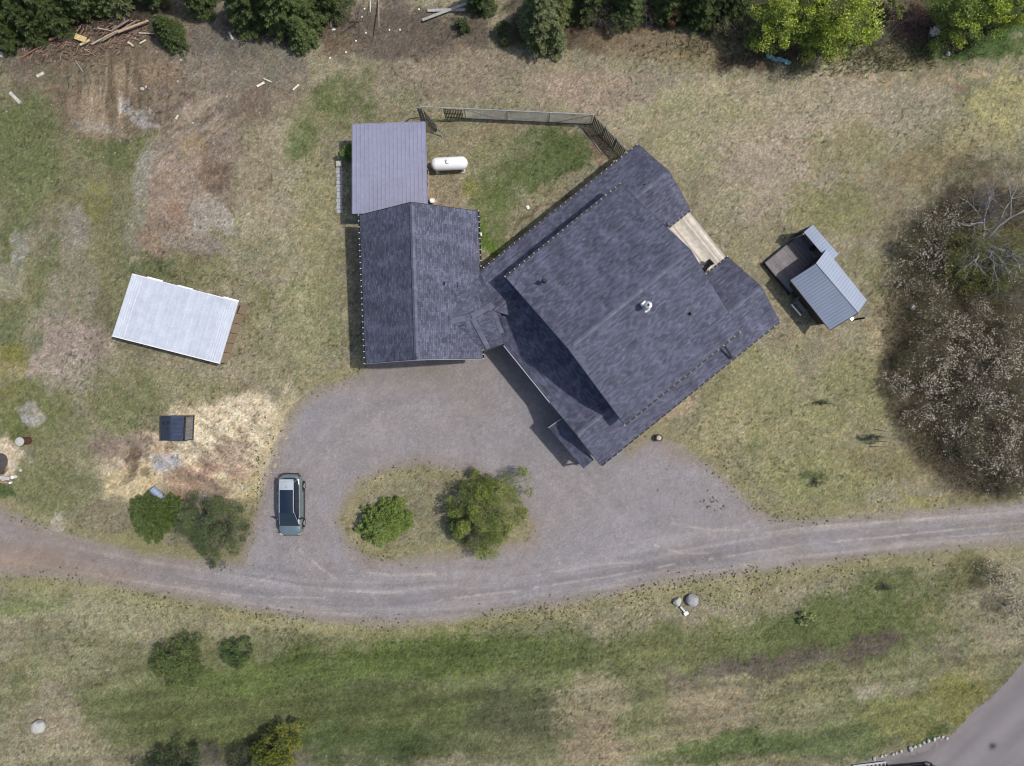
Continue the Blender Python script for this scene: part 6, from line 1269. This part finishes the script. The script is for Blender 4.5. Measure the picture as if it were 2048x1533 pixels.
# (x, y, prototype, scale, description)
TH = [(1862,438,0,.8,'white budded shrub at the north west tip of the thicket'),(1915,432,0,.95,'white budded shrub in the north of the thicket, west of the bare birch limbs'),(1960,448,0,.7,'small white budded shrub close under the dead grey snag'),
 (1850,500,0,.9,'white budded shrub on the thicket west edge level with the hut lean-to roof'),(1822,478,3,.8,'olive twiggy shrub at the north west outer rim of the thicket'),(1898,512,0,1.0,'white budded shrub left of the yellow green bushes'),(1835,560,1,.9,'thinly budded shrub on the west edge level with the hut roof'),(1880,570,0,.8,'white budded shrub in front of the yellow green bushes, west side'),
 (1872,628,1,.9,'thinly budded shrub above the flat pale rock'),(1975,618,0,.75,'dense white budded shrub southwest of the pale snag'),(1930,655,2,.85,'white budded shrub in the thicket middle, level with the hut stove pipe'),(1868,680,1,.9,'thinly budded shrub on the west rim below the flat pale rock'),
 (1985,690,2,.9,'white budded shrub near the right edge below the dark gap'),(2035,655,1,.9,'thinly budded shrub at the right edge below the yellow green bushes'),(1905,712,2,1.0,'white budded shrub in the broadest part of the thicket, west half'),(1840,712,3,.9,'olive twiggy shrub on the west rim of the broad part'),
 (1955,740,0,1.0,'white budded shrub in the centre of the broad southern part'),(2028,738,2,1.0,'dense white budded shrub at the right edge of the broad part'),(1818,770,2,.85,'outermost white budded shrub on the thicket west rim'),(1880,775,2,1.0,'white budded shrub east of the outermost western one'),
 (1940,800,1,1.0,'thinly budded shrub southeast of the outermost western one'),(2000,805,2,1.0,'white budded shrub toward the right edge, lower middle'),(2050,800,1,1.0,'budded shrub cut off by the right edge, lower middle'),(1855,828,0,.85,'white budded shrub on the thicket south west corner'),
 (1915,855,0,.9,'white budded shrub on the southern rim, west part'),(1975,865,1,1.0,'thinly budded shrub on the southern rim, middle'),(2035,868,2,.95,'white budded shrub near the right edge above the southern tip'),(1945,905,3,.8,'olive twiggy shrub on the southern rim'),
 (1995,925,0,.85,'white budded shrub at the southern tip of the thicket'),(2045,935,0,.9,'white budded shrub cut off by the right edge at the southern tip'),(2030,985,3,.75,'olive twiggy shrub at the southernmost end of the thicket above the road'),(2045,560,3,1.1,'olive leafy shrub cut off by the right edge beside the birch trunk'),
 (2040,700,0,.9,'white budded shrub cut off by the right edge above the broad part'),(1900,480,1,.8,'thinly budded shrub between two white budded ones in the north'),
 (2022,1170,2,.95,'white budded shrub at the right edge south of the main drive'),(2046,1225,2,.9,'white budded shrub cut off by the right edge, southernmost of the pair below the drive')]
used = set(); rr = random.Random(77)
for x, y, k, s, l in TH:
    p = W(x, y, 2.3*s); loc = (p.x, p.y, 0)
    if k not in used:
        used.add(k); o = protos[k]; o.location = loc; o.scale = (s, s, s)
    else: o = copy_thing(protos[k], loc, rr.uniform(0, 6.28), s)
    o['label'] = l; o['category'] = 'shrub'; o['group'] = 'shrubs of the thicket'
yg = [(.21, .22, .045), (.17, .185, .04), (.13, .15, .04), (.24, .245, .06)]
for i, (x, y, r, h, l) in enumerate(((1940, 490, 1.7, 3.5, 'yellow green bush in the thicket, northernmost of the four'), (1925, 545, 1.5, 2.6, 'yellow green bush in the thicket, westernmost of the four'), (1990, 545, 1.9, 3.5, 'yellow green bush under the pale snag'), (2030, 500, 2.0, 3.4, 'yellow green bush under the bare birch limbs'))):
    leafy('bush', l, x, y, r, h, yg, seed=120+i, nc=34, lpc=85, leaf=.13, clump=.26, cat='bush', group='yellow green bushes in the thicket', flat=.1, asp=.35)
# undergrowth of the thicket: stuff
n = 26000; x = rng.uniform(28, 42, n); y = rng.uniform(-9, 15, n); px = 1024+x*FPX/H; py = 766-y*FPX/H
ex = 1790+45*np.sin((py-430)/560*3.1+3.4)+20*fbm(x, y, .5, 3, 91)+np.clip(py-860, 0, 200)*.95+np.clip(470-py, 0, 200)*1.1; k = (px > ex+16) & (py < 990+20*fbm(x, y, .5, 2, 92)); x, y = x[k], y[k]; n = len(x)
P = np.stack([x, y, rng.uniform(.05, .75, n)**1.3], 1); V, F, cc = leaves_np(P, .15, col_var(n, [(.075, .08, .03), (.10, .085, .05), (.05, .05, .028), (.12, .10, .07), (.09, .10, .035)]), .4, .4)
o = fast_mesh('undergrowth', V, F, M['leaf'], colors=cc); o['kind'] = 'stuff'; tag(o, 'low brownish olive undergrowth covering the floor of the thicket', 'undergrowth')
# bare trees
M['snag'] = M['bark_grey']
bare('bare_birch', 'bare birch with thick white crooked limbs at the right edge', 2036, 462, 6.5, 1.1, 3, .13, 'bark_pale', 305, zc=4.2, nmain=6, zfrac=.36, wig=.22)
bare('bare_tree', 'grey leafless tree with a straight trunk in the north of the thicket', 1985, 420, 6.0, .6, 3, .085, 'bark_grey', 312, zc=4.0, nmain=5, zfrac=.36, wig=.2)
bare('bare_tree', 'smaller grey leafless tree just above the bare birch limbs', 2018, 395, 4.6, .7, 3, .06, 'bark_grey', 313, zc=3.2, nmain=5)
bare('dead_snag', 'pale broken snag with short twisted limbs in the middle of the yellow green bushes', 1972, 522, 4.2, 1.2, 2, .10, 'bark_pale', 317, zc=3.2, nmain=4, zfrac=.3, wig=.3)
bare('bare_tree', 'leafless grey twiggy tree at the right edge below the bare birch', 2040, 560, 4.6, .8, 3, .06, 'bark_grey', 319, zc=3.4, nmain=6)
bare('bare_tree', 'leafless brown twiggy tree in the dark gap of the southern thicket', 2000, 770, 3.8, .8, 3, .05, 'twig', 320, zc=2.8, nmain=6)
bare('twiggy_shrub', 'leafless grey twiggy shrub at the bottom edge of the lower lawn', 415, 1522, 2.6, 1.0, 3, .035, 'bark_grey', 321, nleaf=260, leafcol=[(.16, .12, .09)], zc=1.8, cat='shrub', nmain=8)
bare('twiggy_shrub', 'brown twiggy shrub behind the reddish brush pile', 1795, 12, 2.0, 1.0, 3, .03, 'twig', 322, zc=1.4, cat='shrub', nmain=8)
bare('twiggy_shrub', 'purplish bare twig clump on the north side of the irregular island pine', 945, 940, 1.4, .7, 2, .02, 'twig', 323, zc=.8, cat='shrub', nmain=6)
for i, (x, y) in enumerate(((1215, 20), (1300, 15), (1500, 40), (1790, 60), (1575, 10), (700, 12))):
    bare('bare_tree', ('leafless brown tree just right of the lone pine', 'leafless brown tree beside the reddish dead sapling', 'leafless brown tree at the left foot of the bright trees', 'leafless brown tree left of the brush pile', 'leafless brown tree between the two leftmost bright trees', 'leafless brown tree right of the big conifer pair')[i], x, y, 3.4, .9, 3, .04, 'twig', 330+i, zc=2.4, nmain=6, nleaf=120, leafcol=[(.12, .11, .05)])
